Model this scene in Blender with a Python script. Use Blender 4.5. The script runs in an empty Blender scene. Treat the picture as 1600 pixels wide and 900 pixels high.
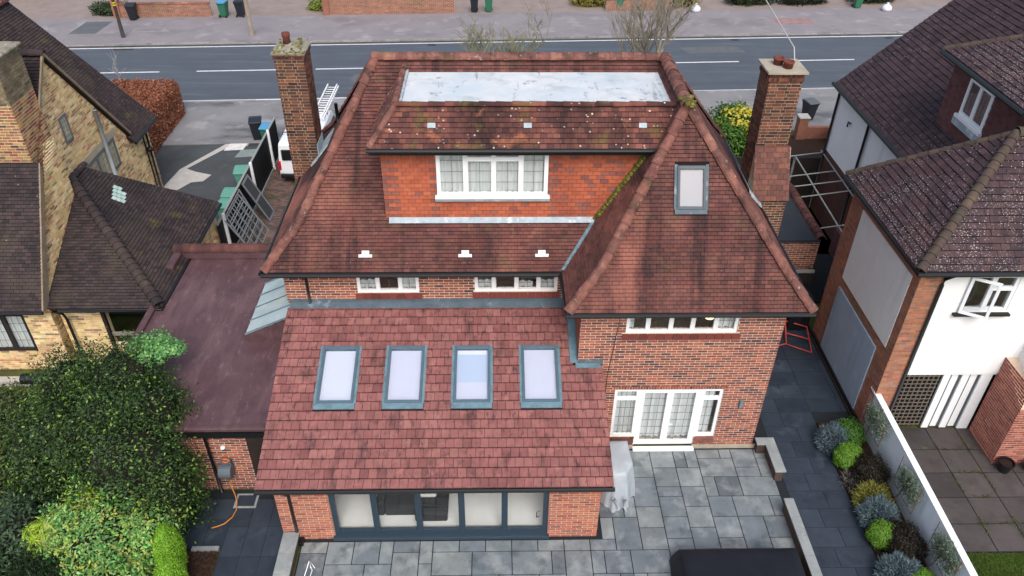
import bpy, math, random
import numpy as np
from mathutils import Vector, Matrix
R = math.radians
random.seed(7)
SC = bpy.context.scene
COL = SC.collection

# ------------------------------------------------------------------ camera, sky, sun, exposure
cam_d = bpy.data.cameras.new('camera')
cam = bpy.data.objects.new('camera', cam_d)
COL.objects.link(cam)
SC.camera = cam
cam_d.sensor_width = 36.0
cam_d.lens = 1232.118 / 1600 * 36.0
cam_d.clip_start = 0.1
cam_d.clip_end = 1500
def aim(loc, pitch, yaw, roll):
    fw = Vector((math.sin(yaw) * math.cos(pitch), math.cos(yaw) * math.cos(pitch), -math.sin(pitch)))
    r = Vector((math.cos(yaw), -math.sin(yaw), 0))
    u = r.cross(fw)
    r2 = r * math.cos(roll) + u * math.sin(roll)
    u2 = -r * math.sin(roll) + u * math.cos(roll)
    m = Matrix((r2, u2, -fw)).transposed().to_4x4()
    m.translation = Vector(loc)
    return m
cam.matrix_world = aim((5.4475, -12.578, 17.2886), R(36.4362), R(1.407), R(0.5883))

SUN_EL, SUN_ROT = R(50), R(170)
world = bpy.data.worlds.new('World')
SC.world = world
world.use_nodes = True
wn = world.node_tree.nodes
wl = world.node_tree.links
for n in list(wn):
    wn.remove(n)
w_out = wn.new('ShaderNodeOutputWorld')
w_bg = wn.new('ShaderNodeBackground')
w_hs = wn.new('ShaderNodeHueSaturation')
w_sky = wn.new('ShaderNodeTexSky')
w_sky.sky_type = 'NISHITA'
w_sky.sun_disc = False
w_sky.sun_elevation = SUN_EL
w_sky.sun_rotation = SUN_ROT
w_sky.altitude = 50
w_sky.air_density = 1.0
w_sky.dust_density = 4.0
w_sky.ozone_density = 1.0
w_hs.inputs['Saturation'].default_value = 0.8
w_bg.inputs['Strength'].default_value = 0.15
wl.new(w_sky.outputs[0], w_hs.inputs['Color'])
wl.new(w_hs.outputs[0], w_bg.inputs['Color'])
wl.new(w_bg.outputs[0], w_out.inputs['Surface'])

sun_d = bpy.data.lights.new('sun', 'SUN')
sun_d.energy = 1.1
sun_d.angle = R(30)
sun_d.color = (1.0, 0.99, 0.98)
sun = bpy.data.objects.new('sun', sun_d)
COL.objects.link(sun)
sdir = Vector((math.sin(SUN_ROT) * math.cos(SUN_EL), math.cos(SUN_ROT) * math.cos(SUN_EL), math.sin(SUN_EL)))
sun.rotation_euler = sdir.to_track_quat('Z', 'Y').to_euler()
sun.location = (5, -10, 40)

vs = SC.view_settings
vs.view_transform = 'Standard'
vs.look = 'None'
vs.exposure = 0.55
vs.gamma = 1.0
vs.use_curve_mapping = False
SC.cycles.max_bounces = 6
SC.cycles.transparent_max_bounces = 12
SC.cycles.use_denoising = True

# ------------------------------------------------------------------ helpers
def C(h, k=1.0):
    h = h.lstrip('#')
    o = []
    for i in (0, 2, 4):
        c = int(h[i:i + 2], 16) / 255
        c = c / 12.92 if c <= 0.04045 else ((c + 0.055) / 1.055) ** 2.4
        o.append(c * k)
    return (o[0], o[1], o[2], 1.0)
V = Vector
X_, Y_, Z_ = V((1, 0, 0)), V((0, 1, 0)), V((0, 0, 1))

class MB:
    """collects faces; build() links them as one mesh object"""
    def __init__(s):
        s.v = []
        s.f = []
    def face(s, pts):
        b = len(s.v)
        s.v.extend(tuple(p) for p in pts)
        s.f.append(tuple(range(b, b + len(pts))))
    def add(s, vs_, fs):
        b = len(s.v)
        s.v.extend(tuple(p) for p in vs_)
        s.f.extend(tuple(i + b for i in f) for f in fs)
    def box(s, a, b):
        x0, y0, z0 = a
        x1, y1, z1 = b
        s.add([(x0, y0, z0), (x1, y0, z0), (x1, y1, z0), (x0, y1, z0), (x0, y0, z1), (x1, y0, z1), (x1, y1, z1), (x0, y1, z1)],
              [(0, 3, 2, 1), (4, 5, 6, 7), (0, 1, 5, 4), (1, 2, 6, 5), (2, 3, 7, 6), (3, 0, 4, 7)])
        return s
    def fbox(s, O, U, W, N, u0, u1, w0, w1, n0, n1, back=True):
        """box in the frame O + u*U + w*W + n*N"""
        P = [O + U * u + W * w + N * n for n in (n0, n1) for (u, w) in ((u0, w0), (u1, w0), (u1, w1), (u0, w1))]
        fs = [(4, 5, 6, 7), (0, 1, 5, 4), (1, 2, 6, 5), (2, 3, 7, 6), (3, 0, 4, 7)]
        if back:
            fs.append((0, 3, 2, 1))
        s.add(P, fs)
        return s
    def prism(s, pts, d):
        """polygon extruded along vector d"""
        n = len(pts)
        P = [V(p) for p in pts]
        Q = [p + V(d) for p in P]
        s.add(P + Q, [tuple(range(n))[::-1], tuple(range(n, 2 * n))] + [(i, (i + 1) % n, n + (i + 1) % n, n + i) for i in range(n)])
        return s
    def tube(s, path, r, seg=8, cap=True):
        path = [V(p) for p in path]
        rr = r if isinstance(r, (list, tuple)) else [r] * len(path)
        rings = []
        for i, p in enumerate(path):
            t = (path[min(i + 1, len(path) - 1)] - path[max(i - 1, 0)]).normalized()
            a = t.cross(Z_ if abs(t.z) < 0.9 else X_).normalized()
            b = t.cross(a)
            rings.append([p + (a * math.cos(2 * math.pi * k / seg) + b * math.sin(2 * math.pi * k / seg)) * rr[i] for k in range(seg)])
        fs = []
        for i in range(len(path) - 1):
            for k in range(seg):
                k2 = (k + 1) % seg
                fs.append((i * seg + k, i * seg + k2, (i + 1) * seg + k2, (i + 1) * seg + k))
        if cap:
            fs.append(tuple(range(seg)))
            fs.append(tuple((len(path) - 1) * seg + k for k in range(seg))[::-1])
        s.add([q for r_ in rings for q in r_], fs)
        return s
    def lathe(s, c, prof, seg=16):
        c = V(c)
        vs_ = [c + V((r * math.cos(2 * math.pi * k / seg), r * math.sin(2 * math.pi * k / seg), z)) for r, z in prof for k in range(seg)]
        fs = []
        for i in range(len(prof) - 1):
            for k in range(seg):
                k2 = (k + 1) % seg
                fs.append((i * seg + k, i * seg + k2, (i + 1) * seg + k2, (i + 1) * seg + k))
        fs.append(tuple(range(seg))[::-1])
        fs.append(tuple((len(prof) - 1) * seg + k for k in range(seg)))
        s.add(vs_, fs)
        return s
    def mesh(s, name):
        me = bpy.data.meshes.new(name)
        me.from_pydata(s.v, [], s.f)
        me.update()
        return me
    def build(s, name, mat, parent=None, smooth=False, bevel=0, loc=None, stuff=False):
        me = s.mesh(name)
        return link(name, me, mat, parent, smooth, bevel, loc, stuff)

def link(name, me, mat, parent=None, smooth=False, bevel=0, loc=None, stuff=False):
    if mat is not None and not me.materials:
        me.materials.append(mat)
    if smooth:
        me.polygons.foreach_set('use_smooth', [True] * len(me.polygons))
    o = bpy.data.objects.new(name, me)
    COL.objects.link(o)
    if loc is not None:
        o.location = loc
    if parent is not None:
        o.parent = parent
        if parent.name in WROOT:
            o.matrix_parent_inverse = Matrix.Translation(-parent.location)
    if bevel:
        m = o.modifiers.new('bevel', 'BEVEL')
        m.width = bevel
        m.segments = 2
        m.limit_method = 'ANGLE'
    if stuff:
        o['kind'] = 'stuff'
    return o
WROOT = set()
def root(name, label, cat, loc=(0, 0, 0), group=None, rz=0, world=True):
    """an Empty at a thing's base; world=True: its parts are given in world coordinates"""
    o = bpy.data.objects.new(name, None)
    COL.objects.link(o)
    if world:
        WROOT.add(o.name)
    o.location = loc
    o.rotation_euler[2] = rz
    return tag(o, label, cat, group)
def tag(o, label, cat, group=None):
    o['label'] = label
    o['category'] = cat
    if group:
        o['group'] = group
    return o
def struct(o):
    o['kind'] = 'structure'
    return o
def copy_tree(o, parent=None):
    c = o.copy()
    COL.objects.link(c)
    c.parent = parent
    for ch in list(o.children):
        copy_tree(ch, c)
    return c

# ------------------------------------------------------------------ materials
def M(name, cols, rough=0.85, mott=None, stains=(), spots=(), bump=None, spec=0.3, metal=0.0, transl=0.0, emit=None):
    m = bpy.data.materials.new(name)
    m.use_nodes = True
    nt = m.node_tree
    N, L = nt.nodes, nt.links
    bs = N['Principled BSDF']
    bs.inputs['Roughness'].default_value = rough
    bs.inputs['Specular IOR Level'].default_value = spec
    bs.inputs['Metallic'].default_value = metal
    geo = N.new('ShaderNodeNewGeometry')
    if len(cols) == 1:
        rgb = N.new('ShaderNodeRGB')
        rgb.outputs[0].default_value = cols[0]
        cur = rgb.outputs[0]
    else:
        oi = N.new('ShaderNodeObjectInfo')
        ad = N.new('ShaderNodeMath'); ad.operation = 'ADD'
        fr = N.new('ShaderNodeMath'); fr.operation = 'FRACT'
        L.new(geo.outputs['Random Per Island'], ad.inputs[0])
        L.new(oi.outputs['Random'], ad.inputs[1])
        L.new(ad.outputs[0], fr.inputs[0])
        rp = N.new('ShaderNodeValToRGB')
        el = rp.color_ramp.elements
        el[0].color = cols[0]
        el[1].color = cols[-1]
        for i, c in enumerate(cols[1:-1]):
            e = el.new((i + 1) / (len(cols) - 1))
            e.color = c
        L.new(fr.outputs[0], rp.inputs[0])
        cur = rp.outputs[0]
    def noise(scale, detail=4, stretch=None, rough_=0.6):
        n = N.new('ShaderNodeTexNoise')
        n.inputs['Scale'].default_value = scale
        n.inputs['Detail'].default_value = detail
        n.inputs['Roughness'].default_value = rough_
        src = geo.outputs['Position']
        if stretch:
            mp = N.new('ShaderNodeMapping')
            mp.inputs['Scale'].default_value = stretch
            L.new(src, mp.inputs['Vector'])
            src = mp.outputs[0]
        L.new(src, n.inputs['Vector'])
        return n.outputs['Fac']
    def rng(sock, lo, hi, a=0.0, b=1.0):
        r = N.new('ShaderNodeMapRange')
        r.inputs['From Min'].default_value = lo
        r.inputs['From Max'].default_value = hi
        r.inputs['To Min'].default_value = a
        r.inputs['To Max'].default_value = b
        L.new(sock, r.inputs['Value'])
        return r.outputs[0]
    def mix(fac, a, b, mode='MIX'):
        x = N.new('ShaderNodeMix')
        x.data_type = 'RGBA'
        x.blend_type = mode
        for sock, val in ((x.inputs[0], fac), (x.inputs[6], a), (x.inputs[7], b)):
            if hasattr(val, 'is_linked'):
                L.new(val, sock)
            else:
                sock.default_value = val
        return x.outputs[2]
    if mott:
        sc, amt = mott
        cur = mix(1.0, cur, rng(noise(sc, 5), 0.3, 0.7, 1 - amt, 1 + amt), 'MULTIPLY')
    for st in stains:
        f = rng(noise(st['s'], st.get('d', 5), st.get('st')), st['lo'], st['hi'], 0, st.get('f', 1.0))
        cur = mix(f, cur, st['c'])
    for sp in spots:
        vo = N.new('ShaderNodeTexVoronoi')
        vo.inputs['Scale'].default_value = sp['s']
        L.new(geo.outputs['Position'], vo.inputs['Vector'])
        f = rng(vo.outputs['Distance'], sp['r'], sp['r'] * 0.6)
        g = rng(noise(sp.get('ms', 1.5), 4), sp['lo'], sp['hi'])
        mm = N.new('ShaderNodeMath'); mm.operation = 'MULTIPLY'
        L.new(f, mm.inputs[0]); L.new(g, mm.inputs[1])
        cur = mix(mm.outputs[0], cur, sp['c'])
    L.new(cur, bs.inputs['Base Color'])
    if bump:
        b = N.new('ShaderNodeBump')
        b.inputs['Strength'].default_value = bump[1]
        b.inputs['Distance'].default_value = bump[2] if len(bump) > 2 else 0.02
        L.new(noise(bump[0], 5), b.inputs['Height'])
        L.new(b.outputs[0], bs.inputs['Normal'])
    if transl:
        tr = N.new('ShaderNodeBsdfTranslucent')
        L.new(cur, tr.inputs['Color'])
        mx = N.new('ShaderNodeMixShader')
        mx.inputs[0].default_value = transl
        L.new(bs.outputs[0], mx.inputs[1])
        L.new(tr.outputs[0], mx.inputs[2])
        L.new(mx.outputs[0], N['Material Output'].inputs['Surface'])
    if emit:
        bs.inputs['Emission Color'].default_value = emit[0]
        bs.inputs['Emission Strength'].default_value = emit[1]
    return m
def glass_mat(name, tint, ior=1.5, rough=0.0):
    m = bpy.data.materials.new(name)
    m.use_nodes = True
    N, L = m.node_tree.nodes, m.node_tree.links
    N.remove(N['Principled BSDF'])
    tr = N.new('ShaderNodeBsdfTransparent')
    tr.inputs[0].default_value = tint
    gl = N.new('ShaderNodeBsdfGlossy')
    gl.inputs['Roughness'].default_value = rough
    lw_ = N.new('ShaderNodeLayerWeight')
    lw_.inputs[0].default_value = .5
    pw = N.new('ShaderNodeMath'); pw.operation = 'POWER'; pw.inputs[1].default_value = 5
    L.new(lw_.outputs['Facing'], pw.inputs[0])
    fr = N.new('ShaderNodeMapRange')
    fr.inputs['To Min'].default_value = ((ior - 1) / (ior + 1)) ** 2
    L.new(pw.outputs[0], fr.inputs['Value'])
    mx = N.new('ShaderNodeMixShader')
    L.new(fr.outputs[0], mx.inputs[0])
    L.new(tr.outputs[0], mx.inputs[1])
    L.new(gl.outputs[0], mx.inputs[2])
    L.new(mx.outputs[0], N['Material Output'].inputs['Surface'])
    return m
SOOT = C('#1d1715')
MT = {}
MT['roof'] = M('old_clay_tile', [C('#5a3936'), C('#68423d'), C('#503432'), C('#72483f'), C('#5e3c38'), C('#6a443d')], 0.86, (1.2, 0.3),
    stains=[dict(c=C('#261d20'), s=1.0, st=(2.0, .14, .12), lo=.52, hi=.64, f=.7), dict(c=C('#2a2022'), s=0.5, st=(1.3, .3, .25), lo=.51, hi=.68, f=.75), dict(c=C('#9c6455'), s=0.6, st=(1.0, .35, .3), lo=.54, hi=.66, f=.65), dict(c=C('#6b3a36'), s=1.7, lo=.5, hi=.7, f=.5),
            dict(c=C('#33261f'), s=4, lo=.54, hi=.75, f=.5), dict(c=C('#5f5636'), s=1.6, lo=.6, hi=.72, f=.4)],
    spots=[dict(c=C('#a89c92'), s=9, r=.11, lo=.56, hi=.66, ms=2.5)], bump=(40, .25))
MT['roof_dormer'] = M('weathered_skirt_tile', [C('#5d3a37'), C('#6f443c'), C('#4a302f'), C('#7b4c42')], 0.88, (2.2, .3),
    stains=[dict(c=C('#241b1c'), s=.9, st=(1, .2, .2), lo=.48, hi=.66, f=.8), dict(c=C('#6d6130'), s=1.3, lo=.55, hi=.7, f=.7), dict(c=C('#a0674c'), s=1.6, lo=.6, hi=.7, f=.7)],
    spots=[dict(c=C('#c9c2b4'), s=7, r=.2, lo=.46, hi=.6, ms=2), dict(c=C('#c9a21e'), s=2.5, r=.16, lo=.56, hi=.64, ms=1.3)], bump=(40, .3))
MT['roof_ext'] = M('red_interlocking_tile', [C('#875552'), C('#905d58'), C('#7e4f4c'), C('#98665f'), C('#8a5955'), C('#91605b'), C('#7a4c4a')], 0.75, (3.0, .2),
    stains=[dict(c=C('#3a2c2e'), s=1.3, st=(1.7, .6, .6), lo=.55, hi=.68, f=.65), dict(c=C('#3a2d2f'), s=5.5, st=(1.6, .8, .8), lo=.56, hi=.68, f=.7), dict(c=C('#5a3b3d'), s=6, lo=.5, hi=.72, f=.6), dict(c=C('#b27a70'), s=3.3, lo=.58, hi=.7, f=.45)], bump=(30, .25))
MT['hip'] = M('clay_hip_tile', [C('#734a43'), C('#80554a'), C('#63423d'), C('#8a5e52')], .85, (5, .35),
    stains=[dict(c=C('#2f2422'), s=3.0, lo=.5, hi=.66, f=.8), dict(c=C('#746a38'), s=1.5, lo=.6, hi=.72, f=.6), dict(c=C('#b59a90'), s=6, lo=.6, hi=.7, f=.6)], bump=(25, .3))
MT['under'] = M('roof_underlay', [C('#1f1817')], .95)
MT['hung'] = M('tile_hanging', [C('#aa5a3f'), C('#a1533b'), C('#b26346'), C('#9c5443'), C('#ad5c40'), C('#975240'), C('#ae6145')], .8, (3, .16),
    stains=[dict(c=C('#6e4038'), s=.9, st=(1, 1, .6), lo=.53, hi=.72, f=.6)], bump=(30, .2))
MT['hung_p'] = M('purple_tile_hanging', [C('#85544a'), C('#784d47'), C('#8c5a4c'), C('#7c4f46')], .8, (3, .16), bump=(30, .2))
MT['brick'] = M('red_stock_brick', [C('#995541'), C('#80483c'), C('#a8614a'), C('#68423e'), C('#9f614e'), C('#593c3f'), C('#ab6a52'), C('#8a4f42'), C('#4a363b')], .88, (6, .16),
    stains=[dict(c=C('#4d3e3a'), s=.8, lo=.58, hi=.8, f=.4)], bump=(60, .3))
MT['mortar'] = M('lime_mortar', [C('#d2c1ae')], .95, (8, .1))
MT['brick_dark'] = M('chimney_brick', [C('#6b4335'), C('#573b32'), C('#80503c'), C('#46342f'), C('#624234'), C('#3a2d2b'), C('#87573f'), C('#352a2a')], .9, (5, .2),
    stains=[dict(c=C('#2a2220'), s=1.1, lo=.54, hi=.75, f=.5)], bump=(60, .35))
MT['mortar_dark'] = M('chimney_mortar', [C('#b3a08a')], .95, (5, .2))
MT['brick_new'] = M('orange_red_brick', [C('#a55a48'), C('#b2684e'), C('#924d45'), C('#b97a57'), C('#9a645e'), C('#7d4e44'), C('#b06e58'), C('#a26652')], .88, (6, .15), bump=(60, .3))
MT['mortar_new'] = M('pale_mortar', [C('#c2b09c')], .95, (8, .1))
MT['vent'] = M('grey_white_vent', [C('#cdd1d4')], .5, (6, .1))
MT['white'] = M('white_upvc', [C('#eef0f1')], .35, spec=.5)
MT['anth'] = M('anthracite_aluminium', [C('#2a3a47')], .4, spec=.5)
MT['velux'] = M('skylight_frame_grey', [C('#4c626e')], .45, (6, .1), spec=.5)
MT['flash'] = M('grey_flashing', [C('#627c87')], .55, (5, .2), stains=[dict(c=C('#4b5347'), s=4, lo=.55, hi=.7, f=.6)])
MT['lead'] = M('lead_sheet', [C('#55626b')], .6, (4, .22), stains=[dict(c=C('#a6afb4'), s=3, lo=.58, hi=.72, f=.6)])
MT['lead_pale'] = M('pale_lead', [C('#9fabb2')], .6, (5, .2), stains=[dict(c=C('#d5dadc'), s=4, lo=.55, hi=.7, f=.8)])
MT['black'] = M('black_plastic', [C('#17181a')], .4, spec=.5)
MT['glass'] = glass_mat('window_glass', (.95, .96, .96, 1))
MT['glass_sky'] = glass_mat('skylight_glass', (.93, .94, .97, 1), 1.6, .06)
MT['cames'] = M('lead_cames', [C('#4a5052')], .6)
MT['curtain'] = M('net_curtain', [C('#eef1f0')], .9, (3, .05), transl=.2)
MT['blind'] = M('pale_blind', [C('#e9eaf0')], .8, transl=.2)
MT['blind_sky_tint'] = M('blind_painted_sky', [C('#d4e2ee')], .8, transl=.2)  # blue sky reflection painted into the blind's colour
MT['blind_w'] = M('white_blind', [C('#eef1f4')], .8, transl=.2)
MT['room'] = M('room_plaster', [C('#dcd5ca')], .9)
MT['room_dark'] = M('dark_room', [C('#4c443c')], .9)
MT['floor_in'] = M('pale_floor_tile', [C('#efede9')], .45, (2, .05))
MT['sofa'] = M('charcoal_sofa', [C('#2b2c2e')], .9, (20, .1))
MT['cushion'] = M('white_cushion', [C('#e6e4de')], .9)
MT['wflat'] = M('white_roof_coating', [C('#c6cacc')], .92, (2.5, .07), spec=.1,
    stains=[dict(c=C('#9aa3a8'), s=1.1, st=(1, 1.6, 1), lo=.53, hi=.7, f=.7), dict(c=C('#50555a'), s=3.0, lo=.6, hi=.7, f=.75), dict(c=C('#aebcc6'), s=.6, lo=.48, hi=.66, f=.6), dict(c=C('#6b7072'), s=1.3, st=(3, .4, 1), lo=.62, hi=.7, f=.7)])
MT['rflat'] = M('red_oxide_felt', [C('#594245')], .42, (1.5, .18),
    stains=[dict(c=C('#7d6264'), s=.9, st=(1.6, .35, 1), lo=.48, hi=.74, f=.65), dict(c=C('#8b6f70'), s=5, st=(1.5, .5, 1), lo=.56, hi=.72, f=.4), dict(c=C('#3c2a30'), s=.7, lo=.52, hi=.72, f=.7), dict(c=C('#4a4a33'), s=2.4, lo=.66, hi=.74, f=.6)], bump=(12, .25))
MT['silltile'] = M('brown_quarry_tile', [C('#6a3530'), C('#743c36'), C('#5e302d')], .6, (8, .1))
MT['slab'] = M('grey_porcelain_slab', [C('#656d72'), C('#727a7f'), C('#585f65'), C('#7d8587'), C('#6a7174'), C('#858a8a')], .45, (2.2, .16),
    stains=[dict(c=C('#a3a8a6'), s=1.6, lo=.5, hi=.7, f=.6), dict(c=C('#3f464c'), s=1.8, lo=.54, hi=.7, f=.65)], bump=(30, .1))
MT['slab_dark'] = M('dark_slate_slab', [C('#303842'), C('#363e49'), C('#2a323b'), C('#3a424d')], .5, (1.8, .2),
    stains=[dict(c=C('#5a6470'), s=1.2, lo=.58, hi=.75, f=.5), dict(c=C('#20262d'), s=2, lo=.55, hi=.7, f=.6)], bump=(25, .12))
MT['grout'] = M('dark_grout', [C('#22272b')], .95)
MT['coping'] = M('grey_coping', [C('#858a89'), C('#8f9493'), C('#797f80')], .7, (3, .15), stains=[dict(c=C('#b0b0a8'), s=2, lo=.55, hi=.7, f=.5)])
MT['cement'] = M('mossy_cement', [C('#8f877a')], .95, (5, .2), stains=[dict(c=C('#5d6a35'), s=5, lo=.52, hi=.66, f=.85), dict(c=C('#4b463f'), s=3, lo=.5, hi=.7, f=.6), dict(c=C('#b9b6a6'), s=7, lo=.58, hi=.66, f=.8)], bump=(14, .6))
MT['cement_plain'] = M('pale_cement', [C('#a39a8a')], .95, (6, .18), stains=[dict(c=C('#7b705f'), s=3, lo=.5, hi=.7, f=.6)])
MT['terracotta'] = M('terracotta_pot', [C('#6a3a30')], .8, (6, .2))
MT['moss'] = M('moss', [C('#5d6326'), C('#74742c'), C('#474f20'), C('#847a3a')], .95, (9, .3), bump=(30, .5))
MT['wood_dark'] = M('dark_timber', [C('#2a2320')], .85, (6, .2))

# ------------------------------------------------------------------ geometry generators
def clip_poly(poly, cp):
    out = poly
    n = len(cp)
    for i in range(n):
        ax, ay = cp[i]
        bx, by = cp[(i + 1) % n]
        inp = out
        out = []
        if not inp:
            return []
        def side(p):
            return (bx - ax) * (p[1] - ay) - (by - ay) * (p[0] - ax)
        for j in range(len(inp)):
            p, q = inp[j], inp[(j + 1) % len(inp)]
            sp, sq = side(p), side(q)
            if sp >= 0:
                out.append(p)
            if (sp > 0 > sq) or (sp < 0 < sq):
                t = sp / (sp - sq)
                out.append((p[0] + (q[0] - p[0]) * t, p[1] + (q[1] - p[1]) * t))
    return out
def area2(poly):
    return 0.5 * sum(poly[i][0] * poly[(i + 1) % len(poly)][1] - poly[(i + 1) % len(poly)][0] * poly[i][1] for i in range(len(poly)))

def tile_cells(pts, gauge, width, holes=(), jit=.006, stag=.5, slot=.014, g=.003):
    """pts: 3D polygon of a roof plane, first edge = eave seen left to right. yields (frame, clipped uv polygon, v0)"""
    P = [V(p) for p in pts]
    O = P[0]
    U = (P[1] - P[0]).normalized()
    up = None
    for q in P[2:]:
        d = q - O
        d = d - U * d.dot(U)
        if d.length > .05:
            up = d.normalized()
            break
    N = U.cross(up)
    uv = [((p - O).dot(U), (p - O).dot(up)) for p in P]
    if area2(uv) < 0:
        uv = uv[::-1]
    u0, u1 = min(a for a, _ in uv), max(a for a, _ in uv)
    vmax = max(b for _, b in uv)
    hol = []
    for h in holes:
        hol.append([((V(q) - O).dot(U), (V(q) - O).dot(up)) for q in h])
    hol = [(min(a for a, _ in h), max(a for a, _ in h), min(b for _, b in h), max(b for _, b in h)) for h in hol]
    k = 0
    v = -.02
    out = []
    while v < vmax:
        u = u0 - width * (stag if k % 2 else 1) - random.random() * .01
        while u < u1:
            rect = [(u + g, v), (u + width - g, v), (u + width - g, v + gauge - slot), (u + g, v + gauge - slot)]
            cu, cv = u + width / 2, v + gauge / 2
            if not any(a < cu < b and c < cv < d for a, b, c, d in hol):
                pc = clip_poly(rect, uv if v > 0 else [(a, b - .05 if b < .01 else b) for a, b in uv])
                if len(pc) >= 3 and area2(pc) > 2e-4:
                    out.append((pc, v))
            u += width
        v += gauge
        k += 1
    return (O, U, up, N), out
def add_tile(mb, fr, pc, v0, gauge, thick, lift=.012):
    O, U, W, N = fr
    j = random.uniform(-.25, .25) * thick
    tl = random.uniform(-.15, .15) * thick
    um = pc[0][0]
    top, bot = [], []
    for (u, v) in pc:
        h = lift + thick * (1 - .75 * (v - v0) / gauge) + j + tl * (u - um) * 4
        dv = 0
        top.append(O + U * u + W * (v + dv) + N * h)
        bot.append(O + U * u + W * v + N * (lift * .2))
    n = len(pc)
    mb.add(top + bot, [tuple(range(n))] + [(i, n + i, n + (i + 1) % n, (i + 1) % n) for i in range(n)])
def tile_face(mb, pts, gauge=.1, width=.168, thick=.02, holes=(), lift=.014, slot=.014):
    fr, cells = tile_cells(pts, gauge, width, holes, slot=slot)
    for pc, v0 in cells:
        add_tile(mb, fr, pc, v0, gauge, thick, lift)

def half_round(length, r, seg=7, th=.02, r2=None):
    r2 = r2 or r
    mb = MB()
    vs_ = []
    for (x, rr) in ((0, r), (length, r2)):
        for inner in (0, 1):
            for k in range(seg + 1):
                a = math.pi * k / seg
                q = rr - inner * th
                vs_.append((x, q * math.cos(a), q * math.sin(a)))
    n = seg + 1
    fs = []
    for k in range(seg):
        fs.append((k, k + 1, 2 * n + k + 1, 2 * n + k))
        fs.append((n + k, 3 * n + k, 3 * n + k + 1, n + k + 1))
        fs.append((k, n + k, n + k + 1, k + 1))
        fs.append((2 * n + k, 2 * n + k + 1, 3 * n + k + 1, 3 * n + k))
    mb.add(vs_, fs)
    return mb
def ridge_run(name, a, b, L, r, mat, parent, over=.04, sag=.0, r2=None, seed=0):
    """row of half-round tiles from a (low) to b (high), each its own object sharing one mesh"""
    a, b = V(a), V(b)
    d = b - a
    n = max(1, round(d.length / L))
    st = d.length / n
    me = half_round(st + over, r * 1.1, r2=r2 or r * .9).mesh(name)
    me.materials.append(mat)
    for p in me.polygons:
        p.use_smooth = False
    x = d.normalized()
    y = Z_.cross(x).normalized()
    z = x.cross(y)
    rot = Matrix((x, y, z)).transposed().to_4x4()
    rr = random.Random(seed)
    for i in range(n):
        o = link(name, me, mat, parent)
        m = rot @ Matrix.Rotation(rr.uniform(-.03, .03), 4, 'X')
        m.translation = a + d * (i / n) + V((0, 0, rr.uniform(-.006, .006)))
        o.matrix_local = m

def brick_rects(w, h, openings=(), lim=None, bond='st', H=.088, j=.021, L=.272):
    """(u0,u1,z0,z1) of every brick face in a wall of w by h; openings and lim(z)->(a,b) cut them"""
    out = []
    k = 0
    while k * H < h - .02:
        z0 = k * H + j / 2
        z1 = min((k + 1) * H - j / 2, h)
        zc = (z0 + z1) / 2
        iv = [(0, w)] if lim is None else [lim(zc)]
        for (a, b, c, d) in openings:
            if c < zc < d:
                nv = []
                for (p, q) in iv:
                    if b <= p or a >= q:
                        nv.append((p, q))
                    else:
                        if a > p: nv.append((p, a))
                        if b < q: nv.append((b, q))
                iv = nv
        seq = [L, L / 2] if bond == 'fl' and k % 2 else [L]
        u = -L * (.75 if bond == 'fl' else .5) * (k % 2) - .001
        i = 0
        while u < w:
            ln = seq[i % len(seq)]
            i += 1
            p0, q0 = u + j * .4, u + ln - j * .4
            for (p, q) in iv:
                a, b = max(p0, p), min(q0, q)
                if b - a > .03:
                    out.append((a, b, z0, z1))
            u += ln
        k += 1
    return out
def brick_wall(mb, O, U, N, w, h, openings=(), lim=None, bond='st', H=.088, proud=.007, W=Z_):
    O, U, N = V(O), V(U), V(N)
    for (a, b, c, d) in brick_rects(w, h, openings, lim, bond, H):
        p = proud + random.uniform(-.002, .003)
        mb.fbox(O, U, W, N, a, b, c, d, -.002, p, back=False)
def slab_wall(mb, O, U, N, w, h, openings=(), t=.2, W=Z_):
    """wall slab behind the face plane with rectangular openings"""
    O, U, N = V(O), V(U), V(N)
    us = sorted({0, w, *[max(0, min(w, q)) for o in openings for q in o[:2]]})
    zs = sorted({0, h, *[max(0, min(h, q)) for o in openings for q in o[2:]]})
    for i in range(len(us) - 1):
        for k in range(len(zs) - 1):
            uc, zc = (us[i] + us[i + 1]) / 2, (zs[k] + zs[k + 1]) / 2
            if not any(a < uc < b and c < zc < d for a, b, c, d in openings):
                mb.fbox(O, U, W, N, us[i], us[i + 1], zs[k], zs[k + 1], -t, 0)

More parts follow.
